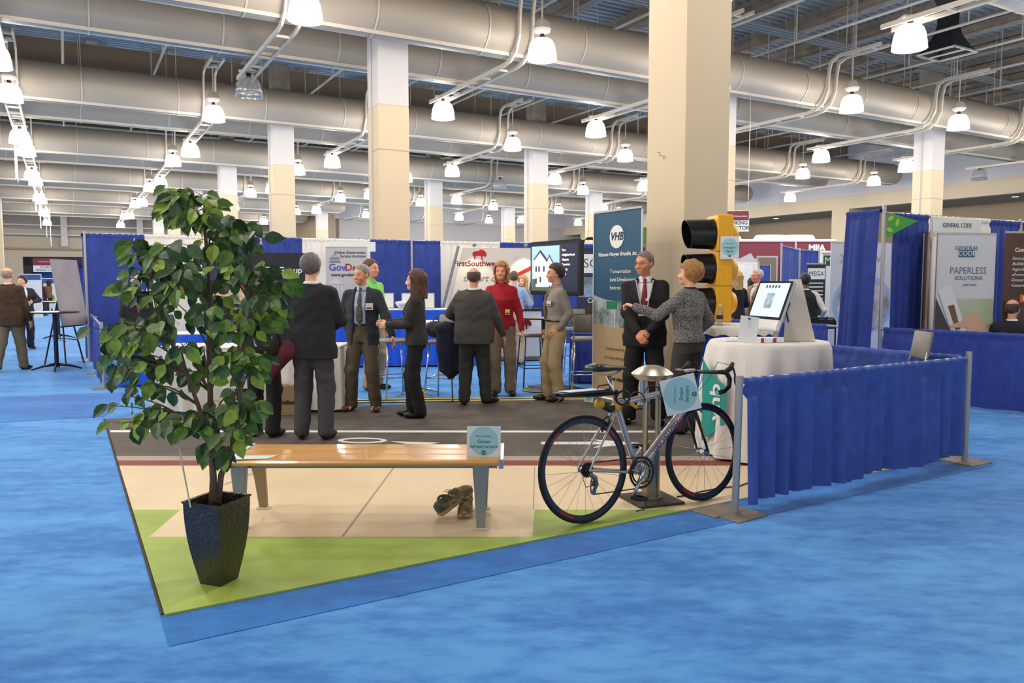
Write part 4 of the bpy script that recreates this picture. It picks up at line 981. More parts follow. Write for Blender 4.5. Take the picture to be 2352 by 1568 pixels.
# ================================================================= PEOPLE
class Field:
    def __init__(s, lo, hi, h):
        s.lo = np.array(lo, float); s.h = h; s.n = np.ceil((np.array(hi) - s.lo) / h).astype(int) + 1
        s.F = np.full(s.n, .5, np.float32)
        s.ax = [s.lo[i] + h * np.arange(s.n[i]) for i in range(3)]
    def blk(s, lo, hi):
        i0 = np.maximum(0, np.floor((np.array(lo) - s.lo) / s.h).astype(int)); i1 = np.minimum(s.n, np.ceil((np.array(hi) - s.lo) / s.h).astype(int) + 1)
        if (i1 <= i0).any(): return None, None, None, None
        sl = tuple(slice(a, b) for a, b in zip(i0, i1))
        return sl, s.ax[0][sl[0]][:, None, None], s.ax[1][sl[1]][None, :, None], s.ax[2][sl[2]][None, None, :]
    def put(s, sl, d, k):
        A = s.F[sl]
        if k > 0:
            hh = np.clip(.5 + .5 * (A - d) / k, 0, 1); s.F[sl] = A * (1 - hh) + d * hh - k * hh * (1 - hh)
        else: s.F[sl] = np.minimum(A, d)
    def cap(s, a, b, ra, rb=None, k=.02):
        rb = ra if rb is None else rb; a, b = np.array(a, float), np.array(b, float); m = max(ra, rb) + k + .02
        sl, X, Y, Z = s.blk(np.minimum(a, b) - m, np.maximum(a, b) + m)
        if sl is None: return
        ab = b - a; L = max(1e-9, ab @ ab)
        t = np.clip(((X - a[0]) * ab[0] + (Y - a[1]) * ab[1] + (Z - a[2]) * ab[2]) / L, 0, 1)
        d = np.sqrt((X - a[0] - t * ab[0]) ** 2 + (Y - a[1] - t * ab[1]) ** 2 + (Z - a[2] - t * ab[2]) ** 2) - (ra + (rb - ra) * t)
        s.put(sl, d, k)
    def ell(s, c, r, M=None, k=.02, sub=False, clip=None):
        c = np.array(c, float); r = np.array(r, float); m = r.max() + k + .02
        sl, X, Y, Z = s.blk(c - m, c + m)
        if sl is None: return
        x, y, z = X - c[0], Y - c[1], Z - c[2]
        if M is not None:
            Mi = np.array(M).T; x, y, z = (Mi[0, 0] * x + Mi[0, 1] * y + Mi[0, 2] * z, Mi[1, 0] * x + Mi[1, 1] * y + Mi[1, 2] * z, Mi[2, 0] * x + Mi[2, 1] * y + Mi[2, 2] * z)
        q = np.sqrt((x / r[0]) ** 2 + (y / r[1]) ** 2 + (z / r[2]) ** 2); g = np.sqrt((x / r[0] ** 2) ** 2 + (y / r[1] ** 2) ** 2 + (z / r[2] ** 2) ** 2) + 1e-6
        d = q * (q - 1) / g
        if clip is not None: d = np.maximum(d, clip(x + c[0] if M is None else x, y + c[1] if M is None else y, z + c[2] if M is None else z))
        if sub: s.F[sl] = np.maximum(s.F[sl], -d)
        else: s.put(sl, d, k)
    def loft(s, sec, k=.03, hole=None, noise=0):
        z, w, d, cy = (np.array([q[i] for q in sec]) for i in range(4)); cx = np.array([q[4] if len(q) > 4 else 0 for q in sec])
        m = .06 + k
        sl, X, Y, Z = s.blk([(cx - w).min() - m, (cy - d).min() - m, z[0] - m], [(cx + w).max() + m, (cy + d).max() + m, z[-1] + m])
        if sl is None: return
        zz = Z; W, Dp, CY, CX_ = (np.interp(zz, z, q) for q in (w, d, cy, cx))
        f = (np.sqrt(((X - CX_) / W) ** 2 + ((Y - CY) / Dp) ** 2) - 1) * np.minimum(W, Dp)
        f = np.maximum(f, np.maximum(z[0] - Z, Z - z[-1]))
        s.put(sl, f, k)
    def wrinkle(s, amp, fx=26., seed=0):
        X, Y, Z = s.ax[0][:, None, None], s.ax[1][None, :, None], s.ax[2][None, None, :]
        s.F += (amp * np.sin(Z * fx + 3 * np.sin(X * 9 + seed) + seed) * np.sin(X * 17 + Z * 7 + seed * 2) * np.cos(Y * 11 + Z * 4)).astype(np.float32)
    def mesh(s):
        F = s.F; F[0] = F[-1] = .5; F[:, 0] = F[:, -1] = .5; F[:, :, 0] = F[:, :, -1] = .5
        I = F < 0; c = np.zeros(np.array(F.shape) - 1, np.int8)
        for dx in (0, 1):
            for dy in (0, 1):
                for dz in (0, 1): c += I[dx:dx + c.shape[0], dy:dy + c.shape[1], dz:dz + c.shape[2]]
        act = (c > 0) & (c < 8); idx = np.argwhere(act)
        if len(idx) == 0: return np.zeros((0, 3)), np.zeros((0, 4), int)
        num = -np.ones(c.shape, np.int64); num[act] = np.arange(len(idx))
        P = np.zeros((len(idx), 3)); cnt = np.zeros(len(idx))
        for ax in range(3):
            o1, o2 = [(1, 2), (0, 2), (0, 1)][ax]
            for u in (0, 1):
                for v in (0, 1):
                    i0 = idx.copy(); i0[:, o1] += u; i0[:, o2] += v; i1 = i0.copy(); i1[:, ax] += 1
                    a = F[tuple(i0.T)]; b = F[tuple(i1.T)]; e = (a < 0) != (b < 0)
                    t = np.where(e, a / np.where(a - b == 0, 1, a - b), 0); q = i0.astype(float); q[:, ax] += t
                    P[e] += q[e]; cnt[e] += 1
        P = s.lo + s.h * P / cnt[:, None]
        Q = []
        for ax in range(3):
            o1, o2 = [(1, 2), (2, 0), (0, 1)][ax]
            sa = [slice(None)] * 3; sb = [slice(None)] * 3; sa[ax] = slice(0, -1); sb[ax] = slice(1, None)
            A, B = I[tuple(sa)], I[tuple(sb)]; e = np.argwhere(A != B); fl_ = A[tuple(e.T)]
            def cell(du, dv): q = e.copy(); q[:, o1] -= du; q[:, o2] -= dv; return num[tuple(q.T)]
            f = np.stack([cell(1, 1), cell(0, 1), cell(0, 0), cell(1, 0)], 1); f[~fl_] = f[~fl_][:, ::-1]; Q.append(f)
        return P, np.concatenate(Q)
def field_obj(name, fld, m, parent, scale, colors=None):
    P, Q = fld.mesh(); P = P * scale
    me = bpy.data.meshes.new(name); me.vertices.add(len(P)); me.vertices.foreach_set('co', P.ravel()); me.loops.add(len(Q) * 4); me.loops.foreach_set('vertex_index', Q.ravel().astype(np.int32))
    me.polygons.add(len(Q)); me.polygons.foreach_set('loop_start', np.arange(0, len(Q) * 4, 4, dtype=np.int32)); me.polygons.foreach_set('loop_total', np.full(len(Q), 4, np.int32))
    me.polygons.foreach_set('use_smooth', np.ones(len(Q), bool)); me.update(calc_edges=True); me.validate(); me.materials.append(m)
    if colors is not None:
        ca = me.color_attributes.new('tone', 'FLOAT_COLOR', 'POINT'); c = colors(P / scale); ca.data.foreach_set('color', c.ravel())
    o = bpy.data.objects.new(name, me); link(o, parent); return o
def skin_material():
    m = bpy.data.materials.new('skin'); m.use_nodes = True; nt = m.node_tree; b = nt.nodes['Principled BSDF']; a = nt.nodes.new('ShaderNodeAttribute'); a.attribute_name = 'tone'
    nt.links.new(a.outputs['Color'], b.inputs['Base Color']); b.inputs['Roughness'].default_value = .5; return m
SKIN = skin_material()
def ik(Sp, T, l1, l2, pole):
    Sp, T = np.array(Sp, float), np.array(T, float); d = T - Sp; L = np.linalg.norm(d)
    if L > (l1 + l2) * .998: T = Sp + d / L * (l1 + l2) * .998; d = T - Sp; L = np.linalg.norm(d)
    u = d / L; p = np.array(pole, float); p = p - u * (p @ u); p /= np.linalg.norm(p)
    a = (l1 * l1 - l2 * l2 + L * L) / (2 * L); hgt = math.sqrt(max(0, l1 * l1 - a * a)); return Sp + u * a + p * hgt, T
def rotz(a): return np.array([[cos(a), -sin(a), 0], [sin(a), cos(a), 0], [0, 0, 1]])
def rotx(a): return np.array([[1, 0, 0], [0, cos(a), -sin(a)], [0, sin(a), cos(a)]])
def cloth(name, rgb, rough=.85, **k):
    k.setdefault('bump', .12); k.setdefault('bscale', 140); return mat(name, rgb, rough, **k)

def person(label, X, Y, rz, H=1.75, g=1., fem=False, skin=(214, 160, 128), hair=(110, 90, 70), hstyle='short', top=None, top_kind='jacket', shirt=(235, 235, 240), tie=None,
           trousers=(60, 60, 64), shoe=(24, 20, 18), lh=(.27, -.02, .80), rh=(-.27, -.02, .80), lp=(.3, .6, -.2), rp=(-.3, .6, -.2), feet=((.11, 0), (-.11, 0)), fyaw=(.2, -.2),
           hyaw=0., hpitch=0., res=.009, z0=0., opening=None, hem=.84, seat=0., curl=(.35, .35), sleeve_m=None, group=None, lpalm=(-1, 0, 0), rpalm=(1, 0, 0), glasses=False, collar=None, extra=None, short_sleeve=False, belt=False):
    sc = H / 1.75; h = res
    dz = -seat
    hipz = .91 + dz; hx = .085
    pose = {}
    shx = .152 if fem else .175
    Sl, Sr = np.array([shx, .01, 1.405 + dz]), np.array([-shx, .01, 1.405 + dz])
    lh, rh = np.array(lh, float), np.array(rh, float); lh[2] += dz; rh[2] += dz
    El, Wl = ik(Sl, lh, .29, .255, lp); Er, Wr = ik(Sr, rh, .29, .255, rp)
    legs = []
    for s, (fx, fy) in ((1, feet[0]), (-1, feet[1])):
        hp = np.array([s * hx, 0, hipz]); an = np.array([fx, fy, .085]); kn, an = ik(hp, an, .42, .415, (s * .15, -1, 0)); legs.append((hp, kn, an))
    xs = [Wl[0], Wr[0], El[0], Er[0], .32, -.32] + [l[2][0] for l in legs] + [l[1][0] for l in legs]; ys = [Wl[1], Wr[1], El[1], Er[1], .2, -.2] + [l[2][1] for l in legs] + [l[1][1] for l in legs]
    lo = (min(xs) - .22, min(ys) - .24, -.02); hi = (max(xs) + .22, max(ys) + .24, 1.82 + dz)
    MH = rotz(hyaw) @ rotx(hpitch); hc = np.array([0, .012, 1.53 + dz])
    KH = 1.07
    def hp_(p): return hc + KH * (MH @ (np.array(p, float) + np.array([0, 0, dz]) - hc))
    # ---- body
    f = Field(lo, hi, h)
    f.loft([(.86 + dz, .14, .09, 0), (1.05 + dz, .12, .075, 0), (1.3 + dz, .14, .08, 0.01), (1.4 + dz, .11, .05, .015), (1.47 + dz, .05, .042, .018)])
    for hp, kn, an in legs:
        f.cap(hp, kn, .07, .05); f.cap(kn, an, .05, .036); f.cap(an - [0, 0, .03], an + [0, -.11, -.045], .03, .025)
    for (S_, E_, W_, pal, cu, s) in ((Sl, El, Wl, lpalm, curl[0], 1), (Sr, Er, Wr, rpalm, curl[1], -1)):
        f.cap((0, .02, S_[2] - .01), S_, .038, .04); f.cap(S_, E_, .042, .036); f.cap(E_, W_, .036, .025)
        d = (W_ - E_) / np.linalg.norm(W_ - E_); n = np.array(pal, float); n -= d * (n @ d); n /= np.linalg.norm(n) + 1e-9; sd = np.cross(n, d) * (1 if s > 0 else -1)
        # thumb side towards the front of the body
        if sd[1] > 0: sd = -sd
        M = np.stack([sd, n, d], 1)
        f.ell(W_ + d * .055, (.042, .017, .052), M, k=.012)
        for q in range(4):
            b0 = W_ + d * .092 + sd * (.03 - .02 * q); L = (.072, .08, .075, .058)[q]
            d1 = d * cos(cu) + n * sin(cu); d2 = d * cos(cu * 2.4) + n * sin(cu * 2.4); m1 = b0 + d1 * L * .55
            f.cap(b0 - d * .01, m1, .0095, .009, .006); f.cap(m1, m1 + d2 * L * .5, .0088, .0075, .004)
        t0_ = W_ + d * .03 + sd * .03; t1 = t0_ + sd * .03 + d * .035 + n * .01; f.cap(t0_, t1, .0125, .0105, .008); f.cap(t1, t1 + d * .03 + n * .008, .0105, .0085, .004)
    f.cap((0, .02, 1.44 + dz), hp_((0, .012, 1.585)), .054 if not fem else .046, .05 if not fem else .043, .02)
    fz = .97 if fem else 1
    f.ell(hp_((0, .015, 1.668)), (.079 * fz, .1, .092), MH, .015); f.ell(hp_((0, -.03, 1.615)), (.063 * fz, .07, .091), MH, .03)
    f.ell(hp_((0, -.068, 1.557)), (.03, .024, .022), MH, .025)
    for s in (-1, 1):
        f.ell(hp_((s * .074 * fz, .012, 1.63)), (.011, .02, .032), MH, .006); f.ell(hp_((s * .038, -.07, 1.605)), (.024, .02, .024), MH, .02)
        f.ell(hp_((s * .031, -.1, 1.645)), (.018, .012, .011), MH, 0, sub=True); f.ell(hp_((s * .031, -.083, 1.643)), (.014, .012, .011), MH, .002)
    f.cap(hp_((-.034, -.083, 1.664)), hp_((.034, -.083, 1.664)), .011, .011, .014)
    f.cap(hp_((0, -.09, 1.645)), hp_((0, -.105, 1.608)), .008, .0125, .012); f.cap(hp_((-.011, -.1, 1.601)), hp_((.011, -.1, 1.601)), .008, .008, .006)
    f.cap(hp_((-.02, -.086, 1.573)), hp_((.02, -.086, 1.573)), .0075, .0075, .006); f.cap(hp_((-.015, -.086, 1.564)), hp_((.015, -.086, 1.564)), .007, .007, .005)
    sk = np.array(lin([c / 255 for c in skin])); hr = np.array(lin([c / 255 for c in hair]))
    def colors(P):
        q = (P - hc) @ MH / KH + hc - np.array([0, 0, dz]); c = np.tile(np.minimum(1, sk * 1.32), (len(P), 1))
        def bl(cond, col, a): 
            c[cond] = c[cond] * (1 - a) + np.array(col) * a
        fr = q[:, 1] < -.05
        bl(fr & (np.abs(q[:, 2] - 1.569) < .008) & (np.abs(q[:, 0]) < .022), sk * (1.1, .55, .52), .5); bl(fr & (np.abs(q[:, 2] - 1.5685) < .002) & (np.abs(q[:, 0]) < .024), sk * .3, .4)
        for s in (-1, 1):
            e = ((q[:, 0] - s * .031) / .0165) ** 2 + ((q[:, 2] - 1.6435) / .0085) ** 2
            bl(fr & (e < 2.0), sk * .5, .4); bl(fr & (e < .6), (.5, .47, .44), .55); p_ = ((q[:, 0] - s * .031) ** 2 + (q[:, 2] - 1.6435) ** 2); bl(fr & (p_ < .0068 ** 2), (.03, .025, .02), .9)
            b_ = ((q[:, 0] - s * .033) / .02) ** 2 + ((q[:, 2] - 1.667) / .0055) ** 2; bl(fr & (b_ < 1), hr * .6, .6)
            k_ = ((q[:, 0] - s * .04) ** 2 + (q[:, 2] - 1.6) ** 2) ** .5; bl(fr & (k_ < .024), sk * (1.05, .72, .68), .35)
        bl(fr & (np.abs(q[:, 2] - 1.5945) < .004) & (np.abs(q[:, 0]) < .014), sk * .5, .4)
        return np.concatenate([np.clip(c, 0, 1), np.ones((len(P), 1))], 1).astype(np.float32)
    body = field_obj('person', f, SKIN, None, sc, colors); tag(body, label, 'person', group)
    body.location = (X, Y, z0); body.rotation_euler = (0, 0, rz)
    nm = lambda c: 'cloth_%d_%d_%d' % tuple(c)
    # ---- trousers
    f = Field(lo, hi, h * 1.15)
    gw = g * (.95 if fem else 1)
    f.loft([(.84 + dz, .175 * gw, .115 * gw, .01), (.93 + dz, .172 * gw, .12 * gw, .012), (1.065 + dz, .168 * gw, .12 * gw, 0)], .03)
    for hp, kn, an in legs:
        f.cap(hp + [0, 0, -.02], kn, .102 * (.6 + .4 * gw), .082 * (.6 + .4 * gw), .03); f.cap(kn, an + [0, 0, .0], .082 * (.6 + .4 * gw), .074 if not fem else .078, .03)
    f.F[:, :, :max(0, int((.035 - lo[2]) / f.h))] = .5
    f.wrinkle(.006, 34, X); f.wrinkle(.002, 60, X + 2)
    field_obj('trousers', f, cloth(nm(trousers), trousers), body, sc)
    # ---- shoes
    for (hp, kn, an), fy in zip(legs, fyaw):
        f = Field((an[0] - .22, an[1] - .26, -.01), (an[0] + .22, an[1] + .2, .16), min(h, .009)); M = rotz(fy); dd = M @ np.array([0, -1., 0])
        f.ell(an + dd * .10 + [0, 0, -.045], (.046, .105, .04), M, .03); f.ell(an + dd * -.01 + [0, 0, -.035], (.037, .065, .05), M, .03); f.ell(an + [0, 0, .0], (.035, .045, .05), M, .02)
        k0 = int((.004 + .01) / f.h); f.F[:, :, :k0 + 1] = .5
        field_obj('shoe', f, mat('leather_%d_%d_%d' % tuple(shoe), shoe, .3), body, sc)
    # ---- torso garments
    def torso(w=1., thick=.0, hemz=hem, open_=None, sleeve=.0, name='jacket', rgb=top, neck=1.49, slv=True, fade=0, m=None):
        f = Field(lo, hi, h * 1.1)
        if fem: sec = [(hemz + dz, .185, .125, .005), (.95 + dz, .18, .122, .008), (1.08 + dz, .15, .108, 0), (1.18 + dz, .16, .115, -.012), (1.28 + dz, .178, .125, -.02), (1.38 + dz, .165, .1, -.002), (1.44 + dz, .125, .075, .01), (neck + dz, .062, .055, .014)]
        else: sec = [(hemz + dz, .2, .128, .0), (.95 + dz, .195, .128, 0), (1.1 + dz, .185, .122, -.004), (1.28 + dz, .195, .13, -.006), (1.37 + dz, .18, .112, .005), (1.43 + dz, .14, .086, .014), (1.455 + dz, .1, .07, .016), (neck + dz, .068, .06, .016)]
        sec = sorted(sec); sec = [q for q in sec if q[0] >= hemz + dz - 1e-6]
        sec = [(z, max(a * g + thick, .066 if z > 1.4 + dz else 0), max(b * g + thick * .9, .06 if z > 1.4 + dz else 0), c - (g - 1) * .02 * (1.0 - min(1, abs(z - 1.1 - dz) / .3))) for z, a, b, c in sec]
        f.loft(sec, .0)
        if slv:
            for S_, E_, W_ in ((Sl, El, Wl), (Sr, Er, Wr)):
                u = (W_ - E_) / np.linalg.norm(W_ - E_); e2 = W_ - u * .012 if not short_sleeve else E_
                f.cap((S_[0] * .35, .012, S_[2] + .028), S_ - [0, 0, .004], .05 + thick * .4, .05 + thick * .7, .03); f.cap(S_ - [0, 0, .006], E_, (.052 if fem else .058) * (.5 + .5 * g) + thick * .8, .048 + thick * .8, .03)
                if not short_sleeve: f.cap(E_, e2, .047 + thick, .034 + thick * .7, .02)
        f.wrinkle(.0055, 22, Y); f.wrinkle(.004, 47, X + 1)
        if name == 'jacket':
            X0, Y0_, Z0_ = f.ax[0][:, None, None], f.ax[1][None, :, None], f.ax[2][None, None, :]
            f.F += (.006 * np.exp(-((X0 - .004) / .006) ** 2) * (Y0_ > .03) * (Z0_ < hem + dz + .24) + .003 * np.exp(-((X0) / .005) ** 2) * (Y0_ > .03)).astype(np.float32)
        if open_ is not None:
            X_, Y_, Z_ = f.ax[0][:, None, None], f.ax[1][None, :, None], f.ax[2][None, None, :]
            zs = [a + dz for a, b in open_]; ws = [b for a, b in open_]
            v = np.maximum(np.maximum(np.abs(X_) - np.interp(Z_, zs, ws), Y_ - .0), np.maximum(zs[0] - Z_, 0 * Z_ - 1)); v = np.where(np.interp(Z_, zs, ws) > 0.001, v, 1)
            near = np.clip(1 - np.abs(v - .018) / .018, 0, 1) * (Y_ < 0) * (Z_ > 1.12 + dz); f.F -= (near * .010).astype(np.float32)      # lapels
            f.F = np.maximum(f.F, -v).astype(np.float32)
            f.F[:, :, 0] = .5
        return field_obj(name, f, m or cloth(nm(rgb), rgb), body, sc)
    if top_kind == 'jacket':
        op = opening or [(1.1, .004), (1.22, .035), (1.42, .07), (1.5, .062), (1.6, .06)]
        torso(thick=-.014, hemz=1.035, name='shirt', rgb=shirt, neck=1.505, slv=False)
        jk = torso(thick=.014, open_=op, name='jacket', m=sleeve_m)
    elif top_kind == 'vest':
        torso(thick=-.004, hemz=.92, name='shirt', rgb=shirt, neck=1.5); torso(thick=.012, hemz=.88, name='vest', slv=False, open_=opening)
    else:
        jk = torso(thick=.004, name=top_kind, neck=1.5, open_=opening, m=sleeve_m)
    if belt:
        b = MB(); b.lathe([(.165 * g, 1.035), (.174 * g, 1.035), (.174 * g, 1.068), (.165 * g, 1.068)], n=28, sy=.72); ob = b.build('belt', mat('belt_leather', (30, 24, 20), .4), body, True); ob.scale = (sc,) * 3
        b = MB(); b.box((0, -.127 * g, 1.051), (.04, .012, .032)); ob = b.build('buckle', chrome, body); ob.scale = (sc,) * 3
    # collar
    if top_kind != 'sweater':
        f = Field((-.14, -.14, 1.42 + dz), (.14, .16, 1.58 + dz), h * .8); f.loft([(1.455 + dz, .085, .078, .012), (1.485 + dz, .071, .068, .012), (1.515 + dz, .064, .062, .014)], 0)
        X_, Y_, Z_ = f.ax[0][:, None, None], f.ax[1][None, :, None], f.ax[2][None, None, :]
        f.F = np.maximum(f.F, -(np.maximum(np.abs(X_) - (Z_ - 1.465 - dz) * .55, Y_ + .0))).astype(np.float32)
        cc = collar or (shirt if top_kind in ('jacket', 'vest') else top); field_obj('collar', f, cloth(nm(cc), cc), body, sc)
    if tie:
        b = MB(); rows = []
        yy = lambda z: -(np.interp(z, [1.05, 1.1, 1.28, 1.38, 1.44, 1.49], [.122, .122, .136, .11, .078, .062]) * (g if z < 1.4 else 1)) + (.006 if top_kind == 'jacket' else -.012)
        for z, w_ in ((1.495, .012), (1.485, .02), (1.462, .014), (1.45, .013), (1.36, .024), (1.2, .036), (1.1, .042), (1.06, .002)):
            rows.append([V((x * w_, yy(z) - .008 - .006 * (1 - abs(x)), z + dz)) for x in (-1, -.5, 0, .5, 1)])
        b.grid(rows, flip=True); ob = b.build('tie', tie, body, True); ob.scale = (sc,) * 3; md = ob.modifiers.new('thick', 'SOLIDIFY'); md.thickness = .006
    # ---- hair
    if hstyle != 'bald':
        f = Field(np.array([-.19, -.19, 1.36 + dz]), np.array([.19, .22, 1.84 + dz]), min(h, .008))
        X_, Y_, Z_ = f.ax[0][:, None, None], f.ax[1][None, :, None], f.ax[2][None, None, :]
        qx, qy, qz = [((X_ - hc[0]) * MH[0, i] + (Y_ - hc[1]) * MH[1, i] + (Z_ - hc[2]) * MH[2, i]) / KH + (hc[i] - (dz if i == 2 else 0)) for i in range(3)]
        def E(c, r): return (np.sqrt(((qx - c[0]) / r[0]) ** 2 + ((qy - c[1]) / r[1]) ** 2 + ((qz - c[2]) / r[2]) ** 2) - 1) * min(r)
        up = {'short': .01, 'fringe': .008, 'full': .017, 'curly': .028, 'bob': .024, 'long': .022, 'crop': .005}[hstyle]
        d = E((0, .017, 1.668), (.075 + up, .096 + up * .8, .088 + up))
        qy = qy + .006 * np.sin(qx * 90) + .004 * np.sin(qx * 210 + qz * 60)
        if hstyle in ('bob', 'long', 'curly'):
            lowz = {'bob': 1.50, 'long': 1.44, 'curly': 1.6}[hstyle]
            if hstyle != 'curly':
                d2 = np.maximum((np.sqrt((qx / .098) ** 2 + ((qy - .025) / .1) ** 2) - 1) * .098, np.maximum(lowz - qz, qz - 1.68)); kk = .03
                hh = np.clip(.5 + .5 * (d - d2) / kk, 0, 1); d = d * (1 - hh) + d2 * hh - kk * hh * (1 - hh)
            cutf = np.maximum(np.maximum(np.abs(qx) - .064 - .012 * np.sin((1.7 - qz) * 20), qy + .02), qz - 1.705); d = np.maximum(d, -cutf)
            d = np.maximum(d, -np.maximum(np.maximum(qy + .068, qz - 1.70), np.abs(qx) - .2))
            if hstyle == 'curly': d = np.maximum(d, np.interp(qy, [-.12, -.05, 0, .04, .1], [1.7, 1.69, 1.6, 1.565, 1.55]) - qz)
        else:
            d = np.maximum(d, np.interp(qy, [-.12, -.07, -.045, -.015, .0, .03, .09], [1.725, 1.715, 1.675, 1.655, 1.645, 1.585, 1.565] if hstyle != 'full' else [1.725, 1.712, 1.69, 1.675, 1.64, 1.585, 1.562]) - qz)
            if hstyle == 'fringe': d = np.maximum(d, -np.maximum(np.sqrt((qx / .062) ** 2 + ((qy - -.01) / .095) ** 2) - 1, 1.69 - qz)); d = np.maximum(d, qz - 1.705)
        am = {'curly': .009, 'bob': .005, 'long': .005}.get(hstyle, .003); fq = {'curly': 75, 'bob': 60}.get(hstyle, 70)
        d = d + am * np.sin(qx * fq + 2 * np.sin(qz * 25)) * np.cos(qy * fq + qz * (20 if hstyle != 'curly' else 60))
        f.F = d.astype(np.float32)
        field_obj('hair', f, mat('hair_%d_%d_%d' % tuple(hair), hair, .5, vary=.3, vscale=60, bump=.5, bscale=160), body, sc)
    if glasses:
        b = MB()
        for s in (-1, 1):
            b.torus(hp_((s * .032, -.103, 1.642)), .02, .0018, tuple(MH @ np.array([0, -1, 0])), n=20, k=5); b.tube([V(hp_((s * .052, -.1, 1.646))), V(hp_((s * .078, -.04, 1.646))), V(hp_((s * .08, .015, 1.64)))], .0018, 5)
        b.tube([V(hp_((-.012, -.105, 1.646))), V(hp_((.012, -.105, 1.646)))], .0018, 5); ob = b.build('glasses', mat('wire_frame', (120, 110, 100), .3, .7), body); ob.scale = (sc,) * 3
    if extra: extra(body, sc, dict(Wl=Wl, Wr=Wr, El=El, Er=Er, Sl=Sl, Sr=Sr, hp=hp_))
    return body
def badge(body, sc, p, wd=.075, hg=.055, m=None, rz=0., strap=None):
    b = MB(); b.box((0, 0, 0), (wd, .004, hg)); ob = b.build('name_badge', m or mat('badge_white', (226, 224, 222), .4), body); ob.location = V(p) * sc; ob.rotation_euler = (0, 0, rz)
    b = MB(); b.box((0, -.003, -hg * .25), (wd * .7, .002, hg * .2)); ob2 = b.build('badge_print', mat('badge_ink', (40, 40, 44), .5), ob)

sport = mat('tie_pattern', (96, 100, 84), .6, rgb2=(40, 46, 44), vscale=45)
red_tie = mat('tie_red', (120, 20, 34), .5, vary=.25, vscale=60)
brown_tie = mat('tie_brown', (140, 104, 80), .6, rgb2=(90, 66, 54), vscale=50)
tweed = mat('tweed', (150, 148, 146), .9, rgb2=(26, 26, 30), vscale=95, bump=.3, bscale=120)
brown_herring = mat('brown_wool', (82, 60, 36), .95, rgb2=(58, 42, 26), vscale=70, bump=.3, bscale=120)
PI2 = math.pi
# man with his back to us, dark jacket
person('standing man seen from behind in a black jacket and charcoal slacks, grey hair', -1.892, 7.37, R(178), 1.74, g=1.1, hair=(104, 98, 96), hstyle='full', top=(30, 30, 34), trousers=(66, 66, 70),
       lh=(.12, -.27, 1.06), rh=(-.12, -.27, 1.06), lp=(.75, .5, -.5), rp=(-.75, .5, -.5), feet=((.12, .0), (-.12, .02)), z0=ZM, res=.0085, hem=.78)
# woman behind the tree
def handbag(body, sc, q):
    b = MB(); rows = []
    for z, w_, d_ in ((-.17, .12, .03), (-.15, .16, .06), (-.02, .165, .075), (.08, .12, .06), (.12, .07, .02)):
        rows.append([V((w_ * abs(cos(t)) ** .7 * (1 if cos(t) > 0 else -1), d_ * sin(t), z)) for t in [2 * pi * i / 24 for i in range(25)]])
    b.grid(rows); b.add(rows[0][:-1], [tuple(range(24))]); return b
bw_ = person('woman seen from behind the potted tree in a green top and black trousers', -2.42, 7.5, R(172), 1.62, g=.95, fem=True, hair=(34, 24, 22), hstyle='bob', top=(70, 92, 62), top_kind='sweater', trousers=(26, 24, 26), hem=.94,
       rh=(-.11, -.24, 1.30), rp=(-.9, .2, -.8), lh=(.1, -.28, 1.1), lp=(.8, .3, -.5), feet=((.1, 0), (-.12, .03)), z0=ZM, res=.009, skin=(206, 156, 126))
o = thing('handbag', 'black shoulder handbag hanging at the hip of the woman in green', 'bag', (-2.31, 7.2, 1.0), R(8)); handbag(None, 1, None).build('bag_body', mat('bag_black', (26, 24, 24), .6, bump=.3, bscale=30), o, True)
b = MB(); b.tube([V((-.1, 0, .1)), V((-.06, .05, .28)), V((.04, .08, .34)), V((.1, .04, .24)), V((.11, 0, .1))], .009, 8); b.build('strap', mat('bag_black', (26, 24, 24)), o, True)
b = MB(); b.box((.09, -.07, .0), (.02, .006, .02)); b.build('clasp', chrome, o)
def draped_coat(name, label, loc, rz, m, pts, group=None):
    o = thing(name, label, 'coat', loc, rz); f = Field((-.5, -.3, -.7), (.5, .3, .35), .012)
    for a, b_, r0, r1 in pts: f.cap(a, b_, r0, r1, .05)
    f.wrinkle(.016, 18, 1); field_obj('coat_body', f, m, o, 1.); return o
draped_coat('coat', 'maroon coat carried over the arm of the woman in green', (-2.34, 7.26, .84), R(0), cloth('maroon', (84, 30, 40)), [((-.2, .0, .02), (.26, .02, .06), .06, .07), ((.22, .0, .0), (.08, -.02, -.22), .08, .03), ((-.2, .0, 0), (-.2, 0, -.14), .06, .03), ((0, -.02, -.02), (.04, -.02, -.2), .08, .05)])
# man in the navy blazer
def nb(body, sc, q): badge(body, sc, (.135, -.155, 1.27), .085, .075, rz=.25)
person('man in an open navy blazer, pale blue shirt and patterned tie', -1.737, 9.06, R(-8), 1.685, g=.97, hair=(150, 140, 130), hstyle='crop', top=(44, 48, 58), trousers=(88, 76, 58), shirt=(186, 200, 232), tie=sport, shoe=(84, 48, 28),
       lh=(.42, -.12, .88), lp=(.4, .8, 0), rh=(-.2, .1, .92), rp=(-1, .6, 0), opening=[(.7, .11), (.95, .09), (1.05, .075), (1.2, .07), (1.42, .07), (1.5, .06), (1.6, .06)], hem=.80, hyaw=R(-22), hpitch=R(4), z0=ZM, res=.0085, feet=((.15, 0), (-.15, -.02)), fyaw=(.35, -.25), extra=nb, belt=True, skin=(206, 146, 112))
person('tall man in a green polo shirt behind the man in the navy blazer', -1.963, 10.9, R(60), 1.81, hair=(92, 66, 50), hstyle='short', top=(128, 206, 104), top_kind='polo_shirt', trousers=(176, 158, 130), short_sleeve=True, res=.011, hem=.92, skin=(206, 140, 112))
